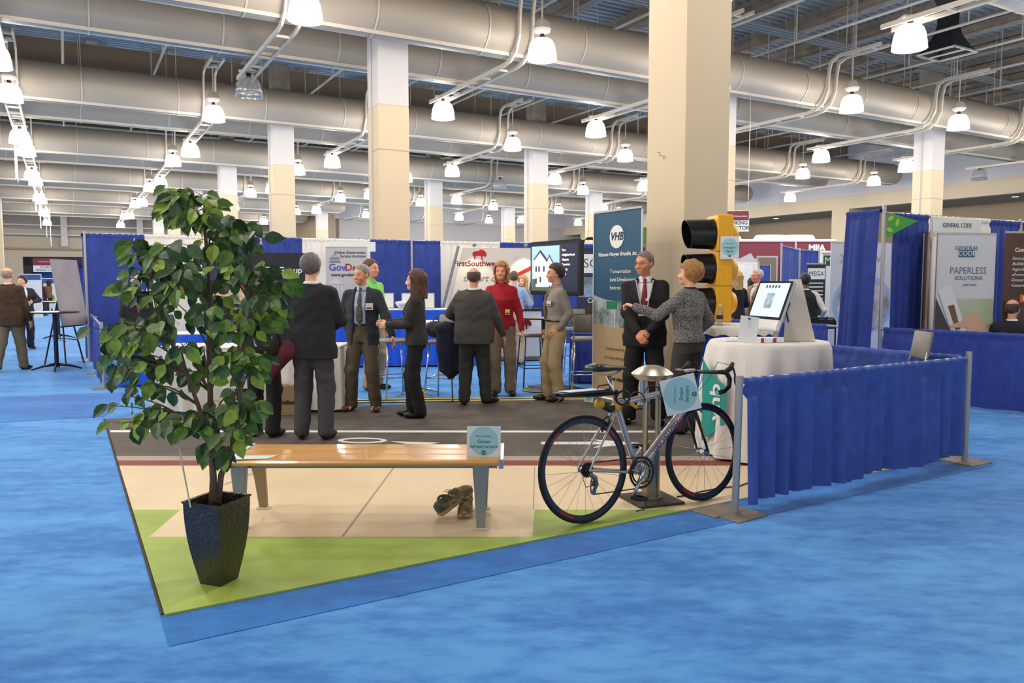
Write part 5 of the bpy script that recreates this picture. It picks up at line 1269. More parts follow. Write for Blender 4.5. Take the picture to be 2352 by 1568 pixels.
# woman in dark suit in profile
def earring(body, sc, q):
    b = MB()
    for s in (-1, 1): b.lathe([(0, -.012), (.012, 0), (0, .012)], q['hp']((s * .08, -.005, 1.585)), n=10)
    ob = b.build('earring', mat('gold_ring', (230, 210, 160), .3, .6), body); ob.scale = (sc,) * 3
person('woman with long brown hair in a dark trouser suit, standing in profile', -1.06, 8.59, R(-88), 1.61, g=.98, fem=True, hair=(86, 50, 34), hstyle='long', top=(48, 44, 42), trousers=(20, 20, 22), shirt=(70, 24, 36), hem=.88,
       lh=(.06, -.33, 1.12), rh=(-.06, -.34, 1.14), lp=(.5, .8, -.6), rp=(-.5, .8, -.6), feet=((.08, .05), (-.08, -.05)), fyaw=(0, 0), z0=ZM, res=.0085, extra=earring, skin=(224, 176, 148), shoe=(12, 12, 14))
# heavy man, grey suit
person('heavy balding man seen from behind in a dark grey suit with vented jacket', -.46, 9.45, R(176), 1.655, g=1.26, hair=(96, 76, 64), hstyle='fringe', top=(74, 70, 66), trousers=(58, 56, 54), hem=.80,
       lh=(.24, -.3, 1.08), lp=(.8, .5, -.3), rh=(-.38, -.12, .86), rp=(-.6, .8, 0), feet=((.13, 0), (-.14, -.12)), fyaw=(.2, -.9), z0=ZM, res=.009, skin=(196, 140, 110))
def lan(body, sc, q): badge(body, sc, (.07, -.16, 1.12), .06, .07, mat('badge_yellow', (230, 214, 130), .5))
person('woman with shoulder length red blonde hair in a red shirt and taupe trousers', -.14, 10.35, R(4), 1.755, g=1.0, fem=True, hair=(176, 128, 76), hstyle='bob', top=(168, 22, 36), top_kind='shirt', trousers=(134, 120, 102), hem=.9,
       lh=(.27, -.05, .88), lp=(.5, .8, 0), rh=(-.28, -.3, 1.05), rp=(-.8, .6, -.3), hyaw=R(-12), z0=.0, res=.009, feet=((.12, 0), (-.08, 0)), extra=lan, skin=(220, 150, 120))
def gb(body, sc, q): badge(body, sc, (.13, -.14, 1.27), .08, .06, rz=.3)
person('man in a grey dress shirt with brown tie and khaki trousers, hand in pocket', .547, 9.81, R(-72), 1.71, g=1.02, hair=(52, 38, 32), hstyle='full', top=(142, 134, 126), top_kind='shirt', trousers=(178, 156, 118), tie=brown_tie, hem=1.05,
       lh=(.165, -.03, .93), lp=(.6, 1, 0), rh=(-.165, -.04, .92), rp=(-.5, 1, 0), hyaw=R(-8), hpitch=R(2), feet=((.1, .02), (-.1, -.06)), fyaw=(.1, -.1), z0=ZM, res=.0085, extra=gb, belt=True, shoe=(60, 26, 22), skin=(204, 144, 112))
# man in black suit beside the banner, hands clasped
def vhb(body, sc, q):
    b = MB(); pts = []
    for i in range(15):
        t = i / 14; x = .085 - .055 * t if t < 1 else 0; 
        for s in (-1, 1): b.lathe([(0, -.009), (.008, -.004), (.008, .004), (0, .009)], (s * (.085 - .05 * t), -.088 - .075 * min(1, t * 1.6) + .02 * t, 1.47 - .25 * t), n=6)
    ob = b.build('beaded_lanyard', mat('bead_white', (230, 226, 220), .4), body); ob.scale = (sc,) * 3
    badge(body, sc, (-.02, -.168, 1.165), .075, .095, mat('badge_yellow', (230, 214, 130)))
person('man in a black suit and dark red tie, hands clasped, beside the tall banner', 1.40, 8.22, R(-12), 1.80, g=1.06, hair=(120, 104, 96), hstyle='crop', top=(22, 22, 25), trousers=(18, 18, 20), shirt=(240, 238, 240), tie=red_tie, hem=.80,
       lh=(.055, -.23, .97), rh=(-.06, -.25, .96), lp=(1.2, .6, -.3), rp=(-1.2, .6, -.3), lpalm=(-.4, 1, 0), rpalm=(.4, 1, 0), hyaw=R(-32), hpitch=R(3), z0=ZM, res=.0075, feet=((.15, 0), (-.15, 0)), glasses=True, extra=vhb, curl=(.6, .6), skin=(200, 132, 100))
person('woman with short curly auburn hair in a tweed jacket, one arm outstretched', 1.74, 7.68, R(-138), 1.675, g=1.08, fem=True, hair=(170, 118, 66), hstyle='curly', top=(90, 88, 88), trousers=(58, 56, 56), collar=(60, 22, 66), shirt=(60, 22, 66), hem=.95,
       lh=(.40, -.38, 1.31), lp=(.5, 0, -1), rh=(-.24, -.12, .98), rp=(-.8, .8, 0), lpalm=(0, 0, -1), curl=(.9, .4), z0=ZM, res=.0075, sleeve_m=tweed, feet=((.1, 0), (-.1, 0)), hpitch=R(-4), hyaw=R(18), skin=(222, 164, 134))
# others behind
person('man in a pale blue shirt seen from behind at the white counter', .04, 14.3, R(165), 1.70, hair=(110, 80, 60), hstyle='crop', top=(166, 190, 228), top_kind='shirt', trousers=(186, 164, 130), res=.013, hem=1.05, belt=True, lh=(.25, -.3, 1.1), rh=(-.25, -.3, 1.1))
person('smiling blonde woman in a grey cardigan leaning behind the white counter', .22, 15.9, R(-28), 1.63, fem=True, hair=(214, 170, 104), hstyle='long', top=(130, 120, 122), top_kind='sweater', trousers=(50, 48, 50), res=.013, lh=(.12, -.3, 1.12), rh=(-.1, -.3, 1.12), lp=(1, .5, -.4), rp=(-1, .5, -.4), skin=(228, 176, 150))
person('white haired man in a dark suit half hidden by the potted tree', -6.06, 12.6, R(35), 1.61, hair=(206, 200, 196), hstyle='short', top=(34, 34, 38), tie=brown_tie, trousers=(38, 38, 42), res=.013, hyaw=R(-20))
person('man in a brown wool jacket and olive slacks walking away at the far left', -8.56, 13.28, R(186), 1.74, g=1.12, hair=(176, 150, 128), hstyle='fringe', top=(80, 58, 36), trousers=(112, 100, 76), sleeve_m=brown_herring, res=.011, feet=((.14, .22), (-.12, -.14)), lh=(.28, .05, .84), rh=(-.28, -.1, .84), hem=.78)
person('dark haired man in a black suit standing beyond the man in brown', -11.08, 17.7, R(50), 1.64, g=1.05, hair=(40, 28, 26), hstyle='full', top=(36, 34, 42), trousers=(30, 30, 44), res=.015, lh=(.1, -.3, 1.15), rh=(-.12, -.3, 1.1), lp=(1, .4, -.3), rp=(-1, .4, -.3), hyaw=R(-60))
for i, (u, Y_, c, hc_, f_) in enumerate(((79, 40, (150, 140, 120), (120, 100, 80), True), (94, 36, (72, 34, 52), (60, 50, 50), True), (112, 38, (120, 84, 50), (30, 20, 18), True))):
    p = D(u, 640, Y_)
    person(['distant person in a beige top down the left aisle', 'distant person in a plum top down the left aisle', 'distant person in an ochre top down the left aisle'][i], p.x, Y_, R(150 + 30 * i), 1.62, fem=f_, hair=hc_, hstyle='bob' if i else 'short', top=c, top_kind='sweater', trousers=(40, 40, 50), res=.024)
person('blonde woman in a black suit beyond the traffic signal', 4.02, 14.0, R(200), 1.68, fem=True, hair=(196, 158, 96), hstyle='long', top=(28, 28, 32), trousers=(24, 24, 26), res=.013, rh=(-.1, -.25, 1.1), lh=(.1, -.25, 1.1), lp=(1, .4, -.3), rp=(-1, .4, -.3))
person('grey haired man with glasses in a tan blazer beyond the computer', 4.45, 14.2, R(-70), 1.73, hair=(196, 186, 176), hstyle='short', top=(170, 136, 92), trousers=(60, 56, 54), res=.013, glasses=True, skin=(200, 128, 100))
person('dark haired woman in black far behind the tan blazer', 5.55, 18.0, R(120), 1.60, fem=True, hair=(30, 24, 24), hstyle='bob', top=(30, 30, 34), trousers=(26, 26, 28), res=.017)
person('man in a black vest over a white shirt, his back turned', 4.57, 12.2, R(170), 1.635, g=1.1, hair=(40, 30, 26), hstyle='short', top=(34, 34, 36), top_kind='vest', shirt=(220, 218, 214), trousers=(126, 108, 84), res=.012, rh=(-.3, -.1, 1.0), skin=(120, 80, 60))
ch = person('balding man in a dark suit seated behind the low drape at the far right', 6.51, 10.15, R(165), 1.72, g=1.1, hair=(84, 66, 54), hstyle='fringe', top=(26, 28, 38), trousers=(30, 30, 36), seat=.46, feet=((.15, -.42), (-.15, -.42)), res=.011, hyaw=R(-35), hem=.86, lh=(.15, -.35, 1.05), rh=(-.15, -.35, 1.05), skin=(206, 150, 118))
# ================================================================= BOOTHS BEHIND
def skirt_table(name, label, c, rz, L, Dp, h, skirt_m, top_m, seed=0, tlabel=None):
    o = thing(name, label, 'table', (c[0], c[1], c[2] if len(c) > 2 else 0), rz)
    m = MB(); m.bbox((0, 0, h - .012), (L, Dp, .024), .006); m.build('table_top', top_m, o)
    m = MB(); pts = []
    per = [(-L / 2, -Dp / 2), (L / 2, -Dp / 2), (L / 2, Dp / 2), (-L / 2, Dp / 2), (-L / 2, -Dp / 2)]
    for (x0, y0), (x1, y1) in zip(per, per[1:]):
        n = max(4, int(math.hypot(x1 - x0, y1 - y0) / .025)); pts += [(x0 + (x1 - x0) * i / n, y0 + (y1 - y0) * i / n) for i in range(n)]
    pts.append(pts[0]); rows = []
    for z, a in ((h - .02, .002), (h - .1, .006), (h * .5, .014), (.03, .02)):
        rows.append([V((x * (1 + a * sin(i * .95 + seed) / L * 2 + .01), y * (1 + a * sin(i * .95 + seed) / Dp * 2 + .02), z)) for i, (x, y) in enumerate(pts)])
    m.grid(rows, flip=True); m.build('skirt', skirt_m, o, True)
    m = MB()
    for sx in (-1, 1):
        for sy in (-1, 1): m.cyl((sx * (L / 2 - .1), sy * (Dp / 2 - .08), 0), (sx * (L / 2 - .1), sy * (Dp / 2 - .08), h - .02), .014, n=8)
    m.build('frame', pipe_m, o); return o
cushion = mat('cushion_grey', (148, 142, 134), .7, bump=.2)
def bar_stool(label, x, y, rz, back=True, m=None, z=0, seat_h=.76):
    o = thing('bar_stool', label, 'bar stool', (x, y, z), rz, 'bar stools'); fm = m or chrome
    for sx in (-1, 1):
        for sy in (-1, 1):
            l = MB(); l.tube([V((sx * .15, sy * .15, seat_h - .03)), V((sx * .2, sy * .21, .01))], .011, 8); l.build('leg', fm, o, True)
    l = MB(); r = [V((sx * .178, sy * .184, .3)) for sx, sy in ((-1, -1), (1, -1), (1, 1), (-1, 1))]; l.tube(r, .008, 6, closed=True); l.build('footrest', fm, o, True)
    l = MB(); l.bbox((0, 0, seat_h), (.38, .37, .05), .02); l.build('seat', cushion, o, True, auto=50)
    if back:
        l = MB()
        for sx in (-1, 1): l.tube([V((sx * .17, .16, seat_h - .02)), V((sx * .17, .2, seat_h + .1)), V((sx * .16, .24, seat_h + .33))], .009, 6)
        l.build('back_frame', fm, o, True)
        l = MB(); l.bbox((0, .225, seat_h + .22), (.36, .035, .24), .015, rot=Matrix.Rotation(R(-9), 3, 'X')); l.build('backrest', cushion, o, True, auto=50)
    return o
def panel(name, label, cat, ctr, rz, w, z0, z1, m, parent_only=False, thick=.02, group=None):
    o = thing(name, label, cat, (ctr[0], ctr[1], 0), rz, group)
    b = MB(); b.box((0, 0, (z0 + z1) / 2), (w, thick, z1 - z0)); b.build('print_panel', m, o)
    return o
def rect(o, name, x, z, w, h, m, y=-.013, t=.004): b = MB(); b.box((x, y, z), (w, t, h)); return b.build(name, m, o)
def banner_stand(o, w, z1):
    b = MB(); b.bbox((0, 0, .03), (w + .02, .16, .06), .015); b.build('cassette_base', pipe_m, o)
    b = MB(); b.box((0, 0, z1 + .01), (w, .025, .025)); b.build('top_rail', pipe_m, o)
    b = MB(); b.cyl((0, .03, .05), (0, .03, z1), .01, n=8); b.build('support_pole', pipe_m, o)

# ---- long drape line behind everything on the left
PLs, PRs = V((-8.15, 15.0, 0)), V((1.9, 19.15, 0)); dl_ = (PRs - PLs).normalized()
def onl(u):
    k = (u - CX) / F_PX * 1.0      # X = k * depth; depth ~ Y for points near eye height
    t = (k * PLs.y - PLs.x) / (dl_.x - k * dl_.y); return PLs + dl_ * t
DH = 2.44
segs = [(203, 338, navy_cloth), (338, 505, white_cloth), (505, 603, navy_cloth), (606, 697, navy_cloth), (697, 852, white_cloth), (852, 945, navy_cloth), (949, 1012, navy_cloth), (1012, 1148, white_cloth), (1148, 1250, navy_cloth), (1254, 1380, navy_cloth)]
wall_names = {0: 'long', }
o = thing('drape_wall', 'long tall wall of blue and white pleated drapes behind the booths on the left', 'drape wall')
for i, (u0, u1, mm) in enumerate(segs):
    curtain(onl(u0) + V((0, 0, 0)), onl(u1), .05, DH, mm, o, freq=3.4, amp=.03, seed=10 + i)
for u in (203, 604, 947, 1252): post(o, onl(u) + V((0, -.03, 0)), DH + .05)
rail(o, PLs, PRs, DH)
o = thing('drape_wall', 'narrow blue drape wing behind the leftmost tall post, facing the left aisle', 'drape wall')
curtain(PLs + AX * .8, PLs + V((-.06, 0, 0)), .05, DH, navy_cloth, o, freq=4, amp=.04, seed=31); post(o, PLs + AX * .85, DH, rz=TH)
o = thing('drape_barrier', 'low blue drape on posts closing the booth along the left aisle', 'drape barrier')
Q0, Q1 = PLs + V((.1, -.1, 0)), V((-5.83, 11.05, 0)); post(o, Q1, .95, rz=TH); rail(o, Q0, Q1, .9); curtain(Q0, Q1, .06, .9, navy_cloth, o, freq=4, amp=.04, seed=33); post(o, Q0 + (Q1 - Q0) * .5, .95, rz=TH)

# white draped table and blue draped table left
skirt_table('draped_table', 'table under a white floor length cloth behind the potted tree', (-3.05, 9.2, ZM), R(4), 2.1, .7, .76, mat('cloth_white', (232, 226, 220)), mat('cloth_white', (232, 226, 220)), 1)
skirt_table('draped_table', 'table with a bright blue skirt and white top near the left aisle', (-4.85, 11.75), R(22), 1.9, .6, .76, bright_cloth, white_cloth, 2)
o = thing('paper_bag', 'brown paper bag printed UniBank on the road mat by the white draped table', 'bag', tuple(G(662, 954, ZM)), R(8))
b = MB(); b.bbox((0, .06, .17), (.24, .12, .34), .005); b.build('bag_body', mat('kraft', (150, 128, 96), .8), o); text('UniBank', .06, mat('ink_brown_dark', (60, 40, 26)), o, (0, -.006, .15), offset=.002)
b = MB(); b.box((0, .06, .345), (.2, .09, .03)); b.build('papers', mat('papers', (150, 100, 70), .7, rgb2=(220, 210, 200), vscale=30), o)
# PFM display
p = D(590, 640, 13.4); o = panel('exhibit_display', 'black and navy display reading The PFM Group, behind the potted tree', 'display', (p.x, p.y), R(14), 1.75, .0, 2.02, mat('display_black', (26, 26, 34), .5))
rect(o, 'navy_panel', -.58, 1.72, .56, .5, mat('panel_navy', (44, 48, 74), .5)); text('PFM', .16, wht, o, (-.44, -.018, 1.84))
for k in range(6): b = MB(); b.box((-.45, -.017, 1.72 - k * .03), (.2 - .012 * k * k * .5, .003, .014)); b.build('stripe', wht, o)
text('The PFM Group', .15, wht, o, (.26, -.014, 1.72), offset=.003, shear=.0); text('Public Financial Management', .06, wht, o, (.16, -.014, 1.6)); text('and Asset Management', .05, wht, o, (.1, -.014, 1.53))
rect(o, 'red_stripe', .3, 1.44, 1.1, .05, mat('strip_red', (196, 40, 30), .5)); rect(o, 'yellow_stripe', .3, 1.37, 1.1, .08, mat('strip_yellow', (236, 176, 50), .5))
rect(o, 'photo_print', -.5, 1.3, .6, .3, mat('photo_warm', (190, 130, 80), .5, rgb2=(240, 220, 190), vscale=9))
# GovDeals banner
p = D(797, 640, 15.2); o = panel('exhibit_banner', 'grey roll-up banner reading GovDeals, Online Government Surplus Auctions', 'banner', (p.x, p.y), R(4), .80, .06, 2.18, mat('banner_grey', (196, 196, 200), .5)); banner_stand(o, .8, 2.18)
ink = mat('ink_black', (50, 50, 54), .5)
text('Online Government', .072, ink, o, (.07, -.015, 2.09), offset=.001); text('Surplus Auctions', .072, ink, o, (.12, -.015, 2.02), offset=.001)
text('Gov', .19, mat('ink_blue', (62, 84, 190)), o, (-.18, -.015, 1.80), offset=.003); text('Deals', .19, mat('ink_red', (150, 30, 40)), o, (.18, -.015, 1.80), offset=.003)
text('www.govdeals.com', .085, ink, o, (.03, -.015, 1.66), offset=.002)
dome = mat('ink_grey', (110, 112, 118), .5)
b = MB(); b.box((-.23, -.014, 1.905), (.24, .003, .012)); b.box((-.23, -.014, 1.925), (.2, .003, .01)); b.box((-.23, -.014, 1.975), (.2, .003, .01)); b.box((-.23, -.014, 2.0), (.14, .003, .01))
for k in range(7): b.box((-.31 + .027 * k, -.014, 1.95), (.006, .003, .05))
b.tube([V((-.3 + .14 * i / 10 * 1.0, -.014, 2.0 + .05 * sin(pi * i / 10))) for i in range(11)], .004, 4); b.box((-.23, -.014, 2.07), (.012, .003, .05)); b.build('dome_print', dome, o)
pale = mat('print_pale', (214, 214, 220), .5); b = MB(); b.prism([(-.36, 1.48), (-.22, 1.6), (-.06, 1.48)], -.016, -.012); b.build('portico_print', pale, o)
for k in range(4): rect(o, 'portico_column_print', -.32 + .075 * k, 1.2, .045, .5, pale)
p = D(811, 640, 16.3); o = panel('header_sign', 'blank white header card hung on the drapes above the GovDeals banner', 'sign', (p.x, p.y), R(20), .95, 2.16, 2.36, mat('card_white', (232, 236, 236)))
b = MB()
for s in (-1, 1): b.cyl((s * .35, .02, 2.36), (s * .35, .02, DH), .004, n=4)
b.build('hanger', pipe_m, o)
# blue counter
skirt_table('draped_counter', 'tall counter with white top and bright blue pleated skirt behind the woman in profile', (-1.95, 14.15), R(6), 2.5, .6, 1.04, bright_cloth, mat('counter_white', (236, 234, 230), .4), 4)
o = thing('bowl', 'white lidded bowl on the blue skirted counter', 'bowl', (-1.93, 13.98, 1.045)); b = MB(); b.lathe([(.09, 0), (.1, .01), (.15, .07), (.165, .12), (.155, .12)], n=24); b.build('bowl_body', mat('ceramic', (232, 228, 222), .3), o, True)
b = MB(); b.lathe([(.155, .12), (.1, .135), (.02, .14), (.018, .16), (0, .165)], n=20); b.build('lid', mat('ceramic', (232, 228, 222)), o, True)
for u, lb in ((890, 'small framed card on the blue counter left of the bowl'), (933, 'small framed card on the blue counter right of the bowl'), (984, 'small framed card on the blue counter behind the woman in profile')):
    p = D(u, 700, 14.0); o = thing('framed_card', lb, 'sign', (p.x, p.y + .12, 1.045), R(10)); b = MB(); b.box((0, 0, .14), (.2, .01, .28)); b.build('frame', pipe_m, o); rect(o, 'card', 0, .14, .17, .25, mat('card_white', (232, 236, 236)), y=-.007)
# cafe table
o = thing('cocktail_table', 'round white cafe table on a cross base beside the woman in profile', 'table', (-1.28, 10.45, 0), R(20)); b = MB(); b.cyl((0, 0, .965), (0, 0, .99), .37, n=40); b.build('table_top', mat('counter_white', (236, 234, 230)), o)
b = MB(); b.cyl((0, 0, .05), (0, 0, .965), .028, n=12); b.build('pole', chrome, o)
for k in range(4): b = MB(); a_ = k * pi / 2 + .4; b.tube([V((0, 0, .09)), V((cos(a_) * .15, sin(a_) * .15, .06)), V((cos(a_) * .33, sin(a_) * .33, .015))], [.02, .016, .01], 6); b.build('foot', chrome, o, True)
bar_stool('chrome bar stool half hidden behind the man in the navy blazer', -1.52, 10.05, R(30), back=False, z=.0)
bar_stool('chrome bar stool with a navy coat and black bag over it', -.86, 9.95, R(-20))
bar_stool('backless dark legged bar stool in front of the white counter', .30, 11.15, R(15), m=mat('leg_blue_steel', (60, 76, 110), .3, .6), back=False)
bar_stool('grey cushioned chrome bar stool just behind the man in khaki trousers', .98, 10.35, R(180))
bar_stool('grey cushioned bar stool farther back, with a tan bag on its seat', 1.02, 12.6, R(170))
bar_stool('grey backed bar stool inside the low drapes at the front right corner', 3.25, 6.62, R(-98), seat_h=.76, z=0)
draped_coat('coat', 'dark navy coat hanging over the back of a bar stool', (-.80, 9.74, .93), R(10), cloth('navy_coat', (30, 36, 58)), [((-.12, 0, 0), (.12, 0, .02), .06, .06), ((-.1, -.02, 0), (-.06, 0, -.5), .07, .06), ((.08, -.02, 0), (.12, 0, -.5), .08, .07), ((0, -.02, 0), (.03, 0, -.55), .08, .07)])
o = thing('backpack', 'black bag resting on top of the bar stool with the navy coat', 'bag', (-.98, 10.0, .79), R(20)); f = Field((-.25, -.2, 0), (.25, .2, .32), .01); f.ell((0, 0, .12), (.15, .1, .11), None, .02); f.ell((.02, -.08, .09), (.1, .05, .07), None, .03); f.wrinkle(.006, 30); field_obj('bag_body', f, mat('bag_black', (26, 24, 24)), o, 1)
b = MB(); b.tube([V((-.05, 0, .2)), V((0, 0, .28)), V((.06, 0, .2))], .008, 6); b.build('handle', mat('bag_black', (26, 24, 24)), o)
o = thing('tan_bag', 'tan bag on the seat of the rear bar stool', 'bag', (1.02, 12.55, .79), 0); f = Field((-.2, -.2, 0), (.2, .2, .26), .012); f.ell((0, 0, .1), (.14, .1, .1), None, .02); f.wrinkle(.008, 25); field_obj('bag_body', f, mat('bag_tan', (204, 164, 100), .7), o, 1)
o = thing('bistro_table', 'dark high round table with black and yellow base disc behind the man in khakis', 'table', tuple(G(1248, 896, 0)), 0); b = MB(); b.lathe([(.30, 0), (.30, .012), (.26, .02), (0, .024)], n=36); b.build('disc', mat('base_black', (34, 32, 28), .4), o)
b = MB(); b.torus((0, 0, .014), .285, .008, (0, 0, 1), n=36, k=5); b.build('yellow_ring', liney, o); b = MB(); b.cyl((0, 0, .02), (0, 0, 1.0), .025, n=10); b.cyl((0, 0, 1.0), (0, 0, 1.02), .3, n=30); b.build('pole_and_top', mat('base_black', (34, 32, 28)), o)
# FirstSouthwest
p = D(1192, 700, 15.0); o = thing('white_counter', 'white portable counter with a dark top reading FirstSouthwest', 'counter', (p.x, p.y, 0), R(2))
b = MB(); b.bbox((0, .2, .52), (.86, .42, .9), .02); b.build('body', mat('counter_white', (236, 234, 230)), o); b = MB(); b.bbox((0, .2, 1.0), (.96, .5, .03)); b.build('top', mat('top_dark', (46, 50, 62), .3), o)
b = MB(); b.box((0, .2, .05), (.9, .46, .06)); b.build('plinth', mat('plinth_grey', (120, 118, 116)), o)
dred = mat('ink_dred', (128, 16, 26), .5)
def bison(o, x, y, z, s, m=dred):
    pts = [(-.5, -.1), (-.52, .1), (-.35, .22), (-.1, .24), (.1, .36), (.3, .3), (.48, .12), (.5, -.08), (.4, -.2), (.3, -.1), (.22, -.1), (.2, -.38), (.12, -.38), (.1, -.12), (-.28, -.1), (-.3, -.38), (-.38, -.38), (-.4, -.12)]
    b = MB(); b.prism([(x + a * s, z + c * s) for a, c in pts], y - .003, y + .001); return b.build('logo', m, o)
bison(o, .1, -.014, .72, .28); text('FirstSouthwest', .1, ink, o, (.0, -.014, .5), offset=.001)
p = D(1125, 620, 17.0); o = thing('slanted_display', 'slanted white display reading FirstSouthwest the art of, lit from above', 'display', (p.x, p.y, 0), R(6))
sh = lambda x, z: x + (z - 1.2) * .22
b = MB(); b.prism([(sh(-.82, .3), .3), (sh(.82, .3), .3), (sh(.82, 2.26), 2.26), (sh(-.82, 2.26), 2.26)], -.01, .02); b.build('print_panel', mat('display_cream', (226, 214, 200), .5), o)
b = MB(); b.tube([V((sh(-1.0, .05), 0, .05)), V((sh(-.92, 2.3), 0, 2.3))], .03, 6); b.tube([V((sh(.9, .05), .02, .05)), V((sh(.86, 2.2), .02, 2.2))], .03, 6); b.build('frame_pole', mat('frame_grey', (128, 128, 130), .4, .4), o)
b = MB(); b.box((-.9, 0, .03), (.3, .5, .03)); b.box((.7, 0, .03), (.3, .5, .03)); b.build('foot', pipe_m, o)
bison(o, sh(-.42, 2.1), -.014, 2.12, .3, mat('ink_bred', (196, 30, 30))); text('FirstSouthwest', .17, dred, o, (sh(-.42, 1.85), -.014, 1.92), offset=.004); text('the art of', .2, mat('ink_grey2', (120, 110, 104)), o, (sh(-.3, 1.6), -.014, 1.60), shear=.4); text('performance', .2, mat('ink_grey2', (120, 110, 104)), o, (sh(-.25, 1.3), -.014, 1.32), shear=.4)
b = MB(); b.prism([(.22, 1.45), (1.0, 1.84), (1.02, 1.94), (.24, 1.53)], -.02, -.012); b.build('pen_print', mat('ink_bred', (196, 30, 30)), o)
for s in (-1, 1):
    b = MB(); b.tube([V((s * .55 + .2, 0, 2.26)), V((s * .55 + .2, -.15, 2.34)), V((s * .55 + .2, -.3, 2.32))], .008, 6); b.lathe([(.03, 0), (.05, .05), (.02, .07)], (s * .55 + .2, -.3, 2.27), n=12); b.build('spotlight_arm', pipe_m, o)
    sl = bpy.data.lights.new('spot', 'SPOT'); sl.energy = 14; sl.spot_size = R(80); sl.color = (1, .9, .72); sl.shadow_soft_size = .04; so = bpy.data.objects.new('spot_lamp', sl); link(so, o); so.location = (s * .55 + .2, -.33, 2.24); so.rotation_euler = (R(-25 + 50), 0, 0); so.rotation_euler = V((0, .28, -1)).to_track_quat('-Z', 'Y').to_euler()
# big tv
a1, a2 = D(1222, 620, 11.35), D(1338, 620, 10.45); ctr = (a1 + a2) / 2; an_ = math.atan2(a2.y - a1.y, a2.x - a1.x); Lw = math.hypot(a2.x - a1.x, a2.y - a1.y)
o = thing('television', 'large flat television on a floor stand showing a white house', 'television', (ctr.x, ctr.y, 0), an_)
b = MB(); b.bbox((0, 0, 1.71), (Lw, .07, .76), .012); b.build('housing', mat('tv_black', (14, 14, 16), .25), o)
rect(o, 'screen', 0, 1.71, Lw - .1, .66, mat('screen_navy', (28, 36, 58), .25, emis=.6), y=-.036)
rect(o, 'house_picture', -.2, 1.71, .62, .62, mat('sky_print', (150, 186, 226), .3, emis=.8), y=-.039)
hs = mat('house_white', (236, 238, 244), .4, emis=.8); hd = mat('house_dark', (60, 70, 90), .4, emis=.4); hg = mat('house_green', (84, 100, 70), .4, emis=.4)
b = MB(); b.prism([(-.46, 1.45), (-.46, 1.82), (-.3, 1.95), (-.15, 1.82), (-.1, 1.9), (.0, 1.76), (.0, 1.45)], -.045, -.041); b.build('house_print', hs, o)
b = MB(); b.prism([(-.3, 1.955), (-.15, 1.82), (-.1, 1.905), (.005, 1.77), (-.02, 1.77), (-.1, 1.875), (-.15, 1.79), (-.3, 1.925)], -.048, -.045)
for x, z in ((-.4, 1.7), (-.33, 1.7), (-.22, 1.7), (-.4, 1.53), (-.3, 1.55)): b.box((x, -.046, z), (.035, .003, .08))
for k in range(4): b.box((.02 + .03 * k, -.046, 1.55), (.006, .003, .2))
b.prism([(-.46, 1.84), (-.3, 1.97), (-.15, 1.84), (-.165, 1.82), (-.3, 1.935), (-.45, 1.82)], -.048, -.045); b.build('roof_print', hd, o)
b = MB(); b.box((-.2, -.046, 1.42), (.62, .003, .05)); b.box((-.45, -.046, 1.5), (.08, .003, .12)); b.build('grass_print', hg, o)
rect(o, 'orange_line', .125, 1.71, .012, .62, mat('line_orange', (220, 130, 60), .4, emis=.6), y=-.039)
for k, s in enumerate(('Port', 'Neighborhood', 'Historic', 'Resource', 'Survey', '2012')): text(s, .045, mat('screen_white', (240, 240, 240), .4, emis=.7), o, (.17, -.04, 1.95 - .065 * k), align='LEFT', offset=.001)
b = MB(); b.cyl((0, .08, .03), (0, .08, 1.8), .035, n=12); b.box((0, .05, 1.7), (.3, .05, .3)); b.bbox((0, .05, .02), (.8, .5, .03)); b.build('stand', blk, o)
# BSC panel
o = panel('exhibit_display', 'white and blue display panel reading BSC, half behind the tall banner', 'display', (1.68, 13.3), R(-5), 1.15, .0, 2.1, mat('panel_navy', (44, 48, 74))); rect(o, 'white_panel', 0, 1.83, 1.1, .32, mat('card_white', (232, 236, 236))); text('BSC GROUP', .22, ink, o, (.0, -.017, 1.83), offset=-.002)
rect(o, 'photo_print', 0, 1.43, 1.1, .34, mat('street_photo', (150, 180, 210), .5, rgb2=(96, 100, 96), vscale=4)); text('Complete Streets', .11, wht, o, (0, -.017, 1.2), offset=.002); rect(o, 'map_print', -.1, 1.06, .8, .12, mat('map_print', (70, 50, 48), .5))
o = thing('clip_lamp', 'small black arm lamp clipped on top of the BSC display', 'lamp', (1.20, 13.3, 2.1), 0); b = MB(); b.tube([V((0, 0, 0)), V((.02, -.1, .12)), V((.1, -.2, .15))], .008, 6); b.build('arm', blk, o); b = MB(); b.ell = None; b.lathe([(0, .03), (.05, .02), (.07, -.01), (.06, -.02)], (.12, -.22, .14), n=14, sx=1.5); b.build('head', blk, o)
skirt_table('draped_table', 'navy skirted table behind the grey bar stool', (1.35, 11.75), R(-10), .9, .5, .76, navy_cloth, navy_cloth, 6)

